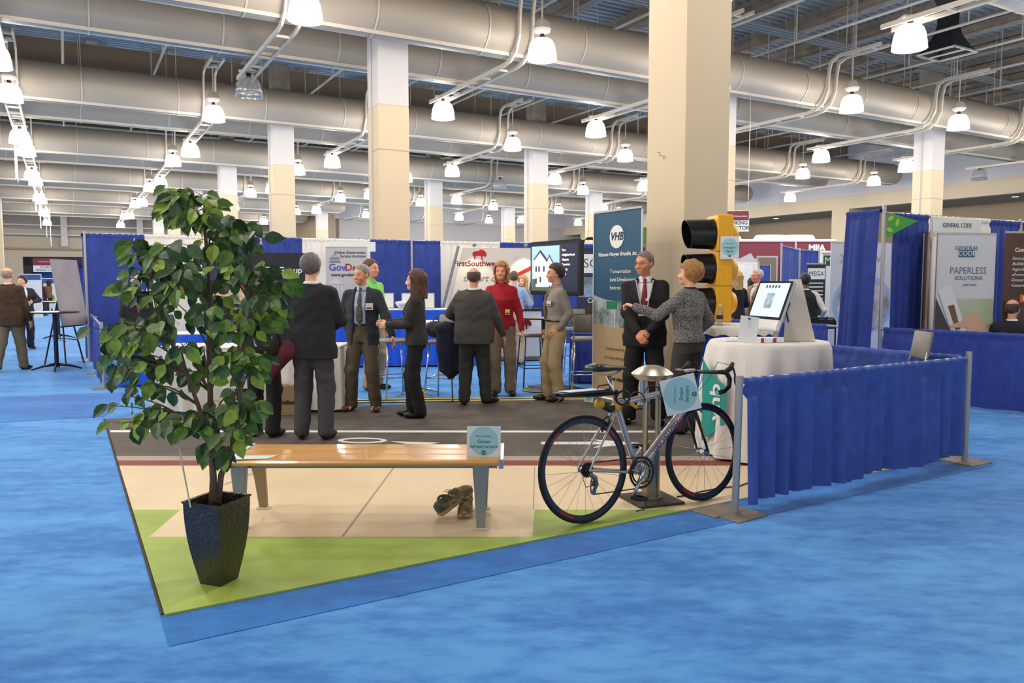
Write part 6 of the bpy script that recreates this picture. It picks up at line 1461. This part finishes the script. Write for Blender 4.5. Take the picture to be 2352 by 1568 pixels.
# ---- right-hand booths
P1 = V((4.78, 10.1, 0))
o = thing('drape_wall', 'tall blue drape panel left of the green pennant post', 'drape wall'); post(o, P1, 2.5, rz=TH)
m_ = MB(); curtain(P1 + AX * .52 + V((-.02, 0, 0)), P1 + AX * .04 - BX * .02, .05, DH, navy_cloth, o, freq=6, amp=.05, seed=41, flare=.14)
def onr(u):
    k = (u - CX) / F_PX; t = (k * P1.y - P1.x) / (BX.x - k * BX.y); return P1 + BX * t
o = thing('drape_wall', 'tall blue and white drape wall behind the General Code banner', 'drape wall')
for i, (u0, u1, mm) in enumerate(((2042, 2123, navy_cloth), (2124, 2262, white_cloth), (2262, 2330, navy_cloth), (2338, 2560, navy_cloth))): curtain(onr(u0), onr(u1), .05, DH - .04, mm, o, freq=5, amp=.035, seed=50 + i)
post(o, onr(2334), 2.45, rz=TH); post(o, onr(2565), 2.45, rz=TH); rail(o, P1, onr(2565), DH - .04)
o = thing('drape_barrier', 'low blue drape running from the pennant post to the right edge', 'drape barrier')
e1_ = P1 + V((1.35, -1.9, 0)); rail(o, P1, e1_, .91); post(o, e1_, .95, rz=TH); curtain(P1 + V((.03, -.05, 0)), e1_, .05, .92, navy_cloth, o, freq=4, amp=.04, seed=61)
o = thing('drape_barrier', 'low blue drape behind the computer stand, beneath the folding chair', 'drape barrier')
e2_ = P1 + AX * 2.6; post(o, e2_, .95, rz=TH); rail(o, P1 + AX * .1, e2_, .91); curtain(e2_, P1 + AX * .8, .05, .92, navy_cloth, o, freq=4, amp=.04, seed=62)
o = thing('pennant', 'green triangular pennant with yellow leaf shapes on a tall drape post', 'pennant', (P1.x + .02, P1.y - .035, 0), R(20))
b = MB(); b.prism([(0, 2.40), (.52, 2.31), (0, 2.08)], -.004, 0); b.build('cloth', mat('pennant_green', (72, 160, 62), .6), o)
for x, z, a_ in ((.06, 2.33, .5), (.17, 2.28, 1.2), (.05, 2.18, -.2)):
    b = MB(); L_ = .06; pts = [(x + cos(a_) * L_ * t - sin(a_) * w_, z + sin(a_) * L_ * t + cos(a_) * w_) for t, w_ in ((-1, 0), (-.4, .028), (.3, .026), (1, 0), (.3, -.026), (-.4, -.028))]; b.prism(pts, -.007, -.004); b.build('leaf_print', mat('leaf_yellow', (170, 204, 70), .6), o)
p = D(1473, 538, 11.6); o = thing('pennant', 'green pennant peeking out between the tall banner and the big column', 'pennant', (p.x - .35, p.y, 0), 0)
b = MB(); b.prism([(0, 2.35), (.42, 2.32), (.42, 2.1), (0, 2.05)], -.004, 0); b.build('cloth', MATS['pennant_green'], o); b = MB(); b.cyl((.0, 0, 0), (.0, 0, 2.4), .02, n=8); b.build('post', pipe_m, o)
p = D(2197, 521, 10.55); o = panel('header_sign', 'white header card printed GENERAL CODE in front of the white drape', 'sign', (p.x, p.y), R(14), .78, 2.18, 2.35, mat('card_white', (232, 236, 236))); text('GENERAL CODE', .085, ink, o, (0, -.013, 2.27), sx=.75)
b = MB()
for s in (-1, 1): b.cyl((s * .3, .02, 2.3), (s * .3, .02, 2.4), .004, n=4)
b.build('hanger', pipe_m, o)
p = D(2216, 650, 10.25); o = panel('exhibit_banner', 'pale roll-up banner reading General Code Paperless Solutions with a hand on a tablet', 'banner', (p.x, p.y), R(3), .79, .06, 2.13, mat('banner_pale', (216, 214, 214), .5)); banner_stand(o, .79, 2.13)
gi = mat('ink_slate', (96, 108, 118), .5); text('GENERAL', .075, gi, o, (0, -.013, 1.955)); rect(o, 'code_box', 0, 1.885, .22, .09, mat('code_blue', (70, 100, 124), .5)); text('CODE', .085, wht, o, (0, -.017, 1.885)); text('PAPERLESS', .125, gi, o, (.03, -.013, 1.66), sx=.85, offset=-.001); text('SOLUTIONS', .07, gi, o, (.04, -.013, 1.565)); text('...and more', .045, gi, o, (.05, -.013, 1.48))
rect(o, 'grass_print', .1, 1.05, .58, .5, mat('print_greenish', (200, 204, 188), .5, rgb2=(176, 190, 144), vscale=2), y=-.0115, t=.003)
b = MB(); b.prism([(-.39, .9), (-.39, 1.3), (-.1, .72), (-.2, .7)], -.018, -.012); b.build('tablet_edge_print', mat('print_dark', (70, 60, 66), .5), o)
b = MB(); b.prism([(-.37, 1.4), (-.2, 1.48), (.05, .85), (-.02, .7), (-.12, .74)], -.022, -.016); b.build('tablet_print', mat('print_screen', (226, 228, 224), .5), o)
b = MB(); b.prism([(-.23, 1.2), (-.15, 1.22), (-.05, .9), (-.11, .88)], -.026, -.021); b.build('page_print', mat('print_brown', (120, 84, 54), .5), o)
b = MB(); b.prism([(-.20, .925), (-.19, .95), (-.05, 1.0), (.02, 1.07), (.1, 1.12), (.17, 1.12), (.34, .86), (.3, .7), (.12, .7), (.06, .76), (.0, .78), (-.02, .84), (.04, .88), (.02, .93), (-.08, .92), (-.17, .915)], -.03, -.024); b.build('hand_print', mat('print_skin', (224, 176, 142), .5), o)
p = D(2125, 640, 10.35); o = panel('exhibit_banner', 'narrow seen edge-on brown roll-up banner left of the General Code banner', 'banner', (p.x, p.y), R(68), .5, .06, 2.16, mat('banner_taupe', (140, 110, 90), .5, rgb2=(160, 140, 124), vscale=1.2)); banner_stand(o, .5, 2.16); rect(o, 'orange_patch', 0, 1.25, .3, .12, mat('print_orange', (224, 110, 40), .5))
for k in range(6): rect(o, 'print_line', 0, 1.9 - k * .11, .36, .02, wht)
p = D(2141, 640, 10.2); o = thing('pole', 'white vertical pole left of the General Code banner', 'pole', (p.x, p.y, 0)); b = MB(); b.cyl((0, 0, 0), (0, 0, 2.1), .035, n=14); b.build('pole_tube', white_paint, o, True); b = MB(); b.cyl((0, 0, 0), (0, 0, .02), .16, n=20); b.build('base', white_paint, o)
o = panel('exhibit_banner', 'dark brown banner listing Content Management at the right edge', 'banner', (6.42 + .43, 10.25), R(5), .86, .06, 2.15, mat('banner_brown', (70, 50, 40), .5, rgb2=(112, 70, 36), vscale=1)); banner_stand(o, .86, 2.15)
text('Content Management', .075, wht, o, (-.30, -.013, 1.93), align='LEFT', offset=.002)
for k, s in enumerate(('-Enterprise Content', '-Building Permits', '-Agenda Automation', '-eForms Processing', '-Document Imaging', '-General Workflow')): text(s, .058, wht, o, (-.34, -.013, 1.82 - .07 * k), align='LEFT')
rect(o, 'orange_patch', 0, 1.3, .4, .1, MATS['print_orange']); text('Laserfiche', .08, wht, o, (.0, -.017, 1.3), offset=.002)
# behind the computer
o = thing('folding_chair', 'black folding chair back above the low blue drape', 'chair', (4.62, 11.6, 0), R(10)); 
b = MB(); b.bbox((0, 0, .89), (.42, .02, .14), .01); b.build('backrest', blk, o); b = MB(); b.tube([V((-.21, .02, .0)), V((-.22, 0, .5)), V((-.22, 0, .93)), V((-.18, 0, .98)), V((.18, 0, .98)), V((.22, 0, .93)), V((.22, 0, .5)), V((.21, .02, 0))], .012, 8); b.build('frame', blk, o, True); b = MB(); b.bbox((0, -.2, .45), (.4, .38, .03)); b.build('seat', blk, o)
b = MB(); b.tube([V((-.2, .05, .44)), V((-.2, -.38, .01))], .011, 6); b.tube([V((.2, .05, .44)), V((.2, -.38, .01))], .011, 6); b.build('front_legs', blk, o)
p = D(1975, 650, 13.0); o = panel('exhibit_banner', 'pale banner seen from behind with mirrored lettering and a blue ring', 'banner', (p.x, p.y), R(0), 1.0, .06, 2.16, mat('banner_ice', (206, 210, 224), .5)); banner_stand(o, 1., 2.16)
gi2 = mat('ink_faint', (160, 164, 176), .5); t_ = text('VERTEX', .2, gi2, o, (0, -.014, 1.9), offset=.003); t_.scale = (-1, 1, 1); t_ = text('dashpad', .16, mat('ink_faint2', (186, 190, 204), .5), o, (-.05, -.014, 1.72)); t_.scale = (-1, 1, 1)
b = MB(); b.cyl((.05, -.011, 1.15), (.05, -.015, 1.15), .5, n=48); b.build('ring_print', mat('ring_blue', (150, 186, 226), .5), o); b = MB(); b.cyl((.05, -.015, 1.15), (.05, -.019, 1.15), .44, n=48); b.build('photo_print', mat('pic_print', (120, 120, 128), .5, rgb2=(206, 200, 206), vscale=4), o)
p = D(1874, 640, 14.2); o = panel('exhibit_banner', 'black banner with a white heading reading MEGA', 'banner', (p.x, p.y), R(0), .34, .06, 1.84, mat('banner_dark', (36, 44, 42), .5)); banner_stand(o, .34, 1.84); rect(o, 'white_heading', 0, 1.67, .31, .2, mat('card_white', (232, 236, 236))); text('MEGA', .115, ink, o, (0, -.018, 1.67), sx=.9, offset=-.001)
for k in range(6): rect(o, 'print_line', 0, 1.5 - k * .07, .26, .02, wht if k % 2 else pale)
p = D(1905, 640, 15.0); o = panel('exhibit_banner', 'white banner with a green block showing the letter M', 'banner', (p.x + .1, p.y), R(0), .5, .06, 2.05, mat('counter_white', (236, 234, 230))); banner_stand(o, .5, 2.05); rect(o, 'green_block', -.05, 1.93, .36, .2, mat('block_green', (30, 96, 60), .5)); text('MMA', .17, wht, o, (-.02, -.017, 1.93))
def dwall(label, u0, Y0, u1, Y1, mm, h=DH, seed=70, nm='drape_wall'):
    o = thing(nm, label, 'drape wall' if h > 1 else 'drape barrier'); a_, c_ = D(u0, 640, Y0), D(u1, 640, Y1); a_.z = c_.z = 0
    curtain(a_, c_, .05, h, mm, o, freq=3.5, amp=.04, seed=seed); post(o, c_ + V((0, -.05, 0)), h + .05); post(o, a_ + V((0, -.05, 0)), h + .05); rail(o, a_, c_, h)
dwall('blue drape wall beyond the computer, left of the man in the vest', 1792, 19.5, 1832, 22.3, navy_cloth, seed=71)
dwall('short blue drape wall directly behind the man in the vest', 1834, 22.3, 1877, 23.0, navy_cloth, seed=72)
dwall('white drape wall beside the MEGA banner', 1878, 23.0, 1925, 23.6, white_cloth, seed=73)
dwall('far white drape wall below the maroon trailer', 1660, 30, 1741, 31, white_cloth, h=2.3, seed=74)
dwall('far blue drape wall below the maroon trailer', 1742, 31, 1768, 31.4, navy_cloth, h=2.2, seed=75)
dwall('low blue drape beyond the tan blazer', 1700, 17.5, 1800, 16.5, navy_cloth, h=.92, seed=76, nm='drape_barrier')
dwall('low blue drape right of the man in the vest', 1868, 13.6, 1906, 13.4, navy_cloth, h=.92, seed=77, nm='drape_barrier')
# trailer
p0_, p1_ = D(1640, 600, 33.5), D(1925, 600, 33.0); o = thing('trailer', 'maroon exhibition trailer with white roof vents and MIIA lettering', 'trailer', ((p0_.x + p1_.x) / 2, 33.3, 0), 0); TW = p1_.x - p0_.x
maroon = mat('trailer_maroon', (124, 40, 60), .4, bump=.1); b = MB(); b.bbox((0, 1.2, 2.0), (TW, 2.4, 2.5), .08); b.build('body', maroon, o); b = MB(); b.bbox((0, 1.2, 3.3), (TW + .06, 2.44, .12), .04); b.build('roof', mat('cap_white', (236, 236, 236)), o)
for x in (-1.95, .02, 1.25): b = MB(); b.lathe([(.7, 3.36), (.72, 3.45), (.6, 3.58), (0, 3.6)], (x, .8, 0), n=20, sy=.6); b.build('roof_vent', MATS['cap_white'], o, True)
b = MB(); b.box((.85, -.01, 2.0), (.08, .03, 2.5)); b.build('corner_trim', pipe_m, o); text('MIIA', .36, wht, o, (1.75, -.01, 2.98), offset=.02)
b = MB(); b.prism([(x * 1.5 - 1.5, z * .75 + 2.1) for x, z in ((-.9, 0), (-.9, .5), (-.4, .55), (0, .6), (.3, .9), (.4, .6), (.7, .45), (.75, .2), (.95, .25), (1.0, .0), (.75, -.1), (.3, -.05))], -.02, 0); b.build('state_map_print', mat('print_silver', (190, 184, 186), .5), o)
b = MB(); b.box((-.35, -.01, 2.0), (.9, .04, 1.3)); b.build('window_frame', pipe_m, o); b = MB(); b.box((-.35, -.035, 2.0), (.78, .02, 1.18)); b.build('window_pane', mat('pane_brown', (120, 106, 92), .2), o); b = MB(); b.box((.45, -.03, 1.7), (.5, .03, 2.0)); b.build('door', mat('door_brown', (104, 70, 40), .6, rgb2=(60, 40, 30), vscale=5), o)
for s in (-1, 1): b = MB(); b.cyl((s * 1.2, -.0, .35), (s * 1.2, .3, .35), .35, n=20); b.build('wheel', tyre, o)
# hanging sign, exit sign
p = D(1694, 508, 22); o = thing('hanging_sign', 'maroon and white hanging sign ending NG and TOR beside the signal', 'sign', (p.x, p.y, p.z), R(-8)); b = MB(); b.box((0, 0, 0), (.62, .04, .58)); b.build('board', MATS['card_white'], o); rect(o, 'maroon_band', 0, .15, .6, .26, maroon, y=-.022); text('Municipal Association', .07, wht, o, (-.05, -.026, .14)); text('PARKING', .14, ink, o, (-.02, -.022, -.05), offset=.003); text('DIRECTOR', .14, ink, o, (-.02, -.022, -.19), offset=.003)
b = MB()
for s in (-1, 1): b.cyl((s * .28, 0, .29), (s * .28, 0, 10.4 - p.z), .008, n=4)
b.build('wire', pipe_m, o)
p = AB(50, BMAX + 4.35, 4.4); o = thing('exit_sign', 'small red EXIT sign on the far right wall above the trailer', 'sign', (p.x, p.y, 4.0), TH - pi / 2 + 0); o.location = D(1892, 549, 56) ; o.rotation_euler = (0, 0, R(-30)); b = MB(); b.box((0, 0, 0), (.7, .08, .32)); b.build('board', mat('exit_board', (120, 24, 20), .4), o); text('EXIT', .3, mat('exit_red', (255, 90, 60), .4, emis=1.5), o, (0, -.045, 0), offset=.01)
b = MB(); b.cyl((0, 0, .16), (0, 0, 10.4 - o.location.z), .02, n=5); b.build('hanger', pipe_m, o)
o = thing('fire_alarm', 'small red alarm horn on the third column from the left', 'alarm', D(636, 524, 27.2), TH); b = MB(); b.bbox((0, 0, 0), (.12, .1, .2)); b.build('box', mat('alarm_red', (200, 40, 30), .5), o); b = MB(); b.cyl((0, -.05, .0), (0, -.1, 0), .05, .07, n=12); b.build('horn', MATS['alarm_red'], o)
# ---- far left
o = thing('cocktail_table', 'tall black bistro table with a star base in the left aisle', 'table', tuple(G(131, 849)), R(25)); b = MB(); b.cyl((0, 0, .985), (0, 0, 1.01), .375, n=36); b.build('table_top', mat('top_black', (40, 38, 38), .35), o)
b = MB(); b.cyl((0, 0, .05), (0, 0, .985), .035, n=12); b.build('pole', mat('pole_blue_black', (36, 40, 60), .35, .4), o)
for k in range(4): b = MB(); a_ = k * pi / 2; b.tube([V((0, 0, .1)), V((cos(a_) * .2, sin(a_) * .2, .07)), V((cos(a_) * .38, sin(a_) * .38, .012))], [.03, .022, .012], 6); b.build('foot', blk, o, True)
o = thing('cocktail_table', 'second tall black bistro table, farther down the left aisle', 'table', tuple(G(136, 777)), R(25)); b = MB(); b.cyl((0, 0, .985), (0, 0, 1.01), .375, n=36); b.build('table_top', MATS['top_black'], o)
b = MB(); b.cyl((0, 0, .05), (0, 0, .985), .035, n=12); b.build('pole', MATS['pole_blue_black'], o)
for k in range(4): b = MB(); a_ = k * pi / 2; b.tube([V((0, 0, .1)), V((cos(a_) * .2, sin(a_) * .2, .07)), V((cos(a_) * .38, sin(a_) * .38, .012))], [.03, .022, .012], 6); b.build('foot', blk, o, True)
p = G(158, 838); o = thing('display_easel', 'black tripod easel holding the large pale board beside the bistro table', 'easel', (p.x, p.y, 0), R(88))
b = MB(); 
for q in ((-.28, -.12), (.28, -.12), (.0, .45)): b.tube([V((q[0] * .12, .08, 1.5)), V((q[0], q[1], .01))], .015, 6)
b.tube([V((-.35, -.1, .72)), V((.35, -.1, .72))], .014, 6); b.tube([V((-.2, -.08, .45)), V((0, .28, .5)), V((.2, -.08, .45))], .008, 5); b.build('frame', mat('easel_steel', (50, 54, 70), .4, .4), o)
bo = thing('display_board', 'large pale board seen from behind standing on the easel', 'board', (p.x, p.y, 0), R(88)); b = MB(); b.box((0, -.07, 1.33), (.78, .02, 1.2), rot=Matrix.Rotation(R(-8), 3, 'X')); b.build('board', mat('board_grey', (176, 170, 170), .6, rgb2=(150, 142, 150), vscale=1.2), bo)
p = D(130, 640, 45); o = thing('seminar_stage', 'black framed theatre booth with a maroon sign at the end of the left aisle', 'booth', (p.x, p.y, 0), R(5)); b = MB(); b.box((-1.4, 0, 1.5), (.5, .6, 3.0)); b.box((0, 0, 2.75), (3.2, .6, .5)); b.build('frame', mat('display_black', (26, 26, 34)), o)
rect(o, 'maroon_sign', -.3, 2.7, 1.6, .4, maroon, y=-.32); rect(o, 'white_sign', -.3, 2.32, 1.6, .36, MATS['card_white'], y=-.32); text('EXHIBITOR', .17, ink, o, (-.3, -.33, 2.4)); text('SEMINAR THEATER', .15, ink, o, (-.3, -.33, 2.24)); text('Massachusetts Municipal', .1, wht, o, (-.3, -.33, 2.72))
curtain(V((-1.2, .1, 0)), V((1.6, .1, 0)), .05, 2.5, navy_cloth, o, freq=3, amp=.05, seed=91)
for i, (u, Y_, h_, mm, lb) in enumerate(((40, 26, 1.2, 'pale', 'blue and white exhibit card down the left aisle'), (70, 34, 1.9, 'w', 'white exhibit panel with blue heading far down the left aisle'), (107, 38, 1.75, 'w', 'white and green exhibit poster below the theatre sign'))):
    p = D(u, 640, Y_); o = panel('exhibit_poster', lb, 'display', (p.x, p.y), R(5), .9, .0, h_, MATS['card_white'] if mm == 'w' else mat('panel_blue', (60, 90, 160), .5)); rect(o, 'heading', 0, h_ - .15, .86, .22, mat('panel_blue', (60, 90, 160)))
    rect(o, 'picture', 0, .7, .7, .4, mat('poster_green', (150, 190, 80), .5)) if i == 2 else None
c = G(1533, 958, ZM); o = thing('gift_bag', 'small yellow and green bag on the mat behind the steel bollard', 'bag', c, .3); f = Field((-.2, -.2, 0), (.2, .2, .3), .01); f.ell((0, 0, .12), (.12, .09, .12), None, .02); f.wrinkle(.008, 28); field_obj('bag_body', f, mat('bag_yellow', (214, 176, 70), .6, rgb2=(70, 110, 70), vscale=5), o, 1)
b = MB(); b.tube([V((-.05, 0, .22)), V((0, 0, .3)), V((.05, 0, .22))], .004, 5); b.build('handle', mat('cord_white', (220, 214, 200), .7), o)
o = thing('wall_hook', 'thin bent wire hook on the face of the big front column', 'hook', D(1518, 355, 9.55)); b = MB(); b.tube([V((-.04, 0, .03)), V((-.01, 0, .02)), V((-.02, 0, -.01)), V((.02, 0, -.02)), V((.04, 0, -.06)), V((.06, 0, -.03)), V((.03, 0, -.01))], .004, 5); b.build('wire', mat('wire_dark', (90, 80, 60), .5), o)
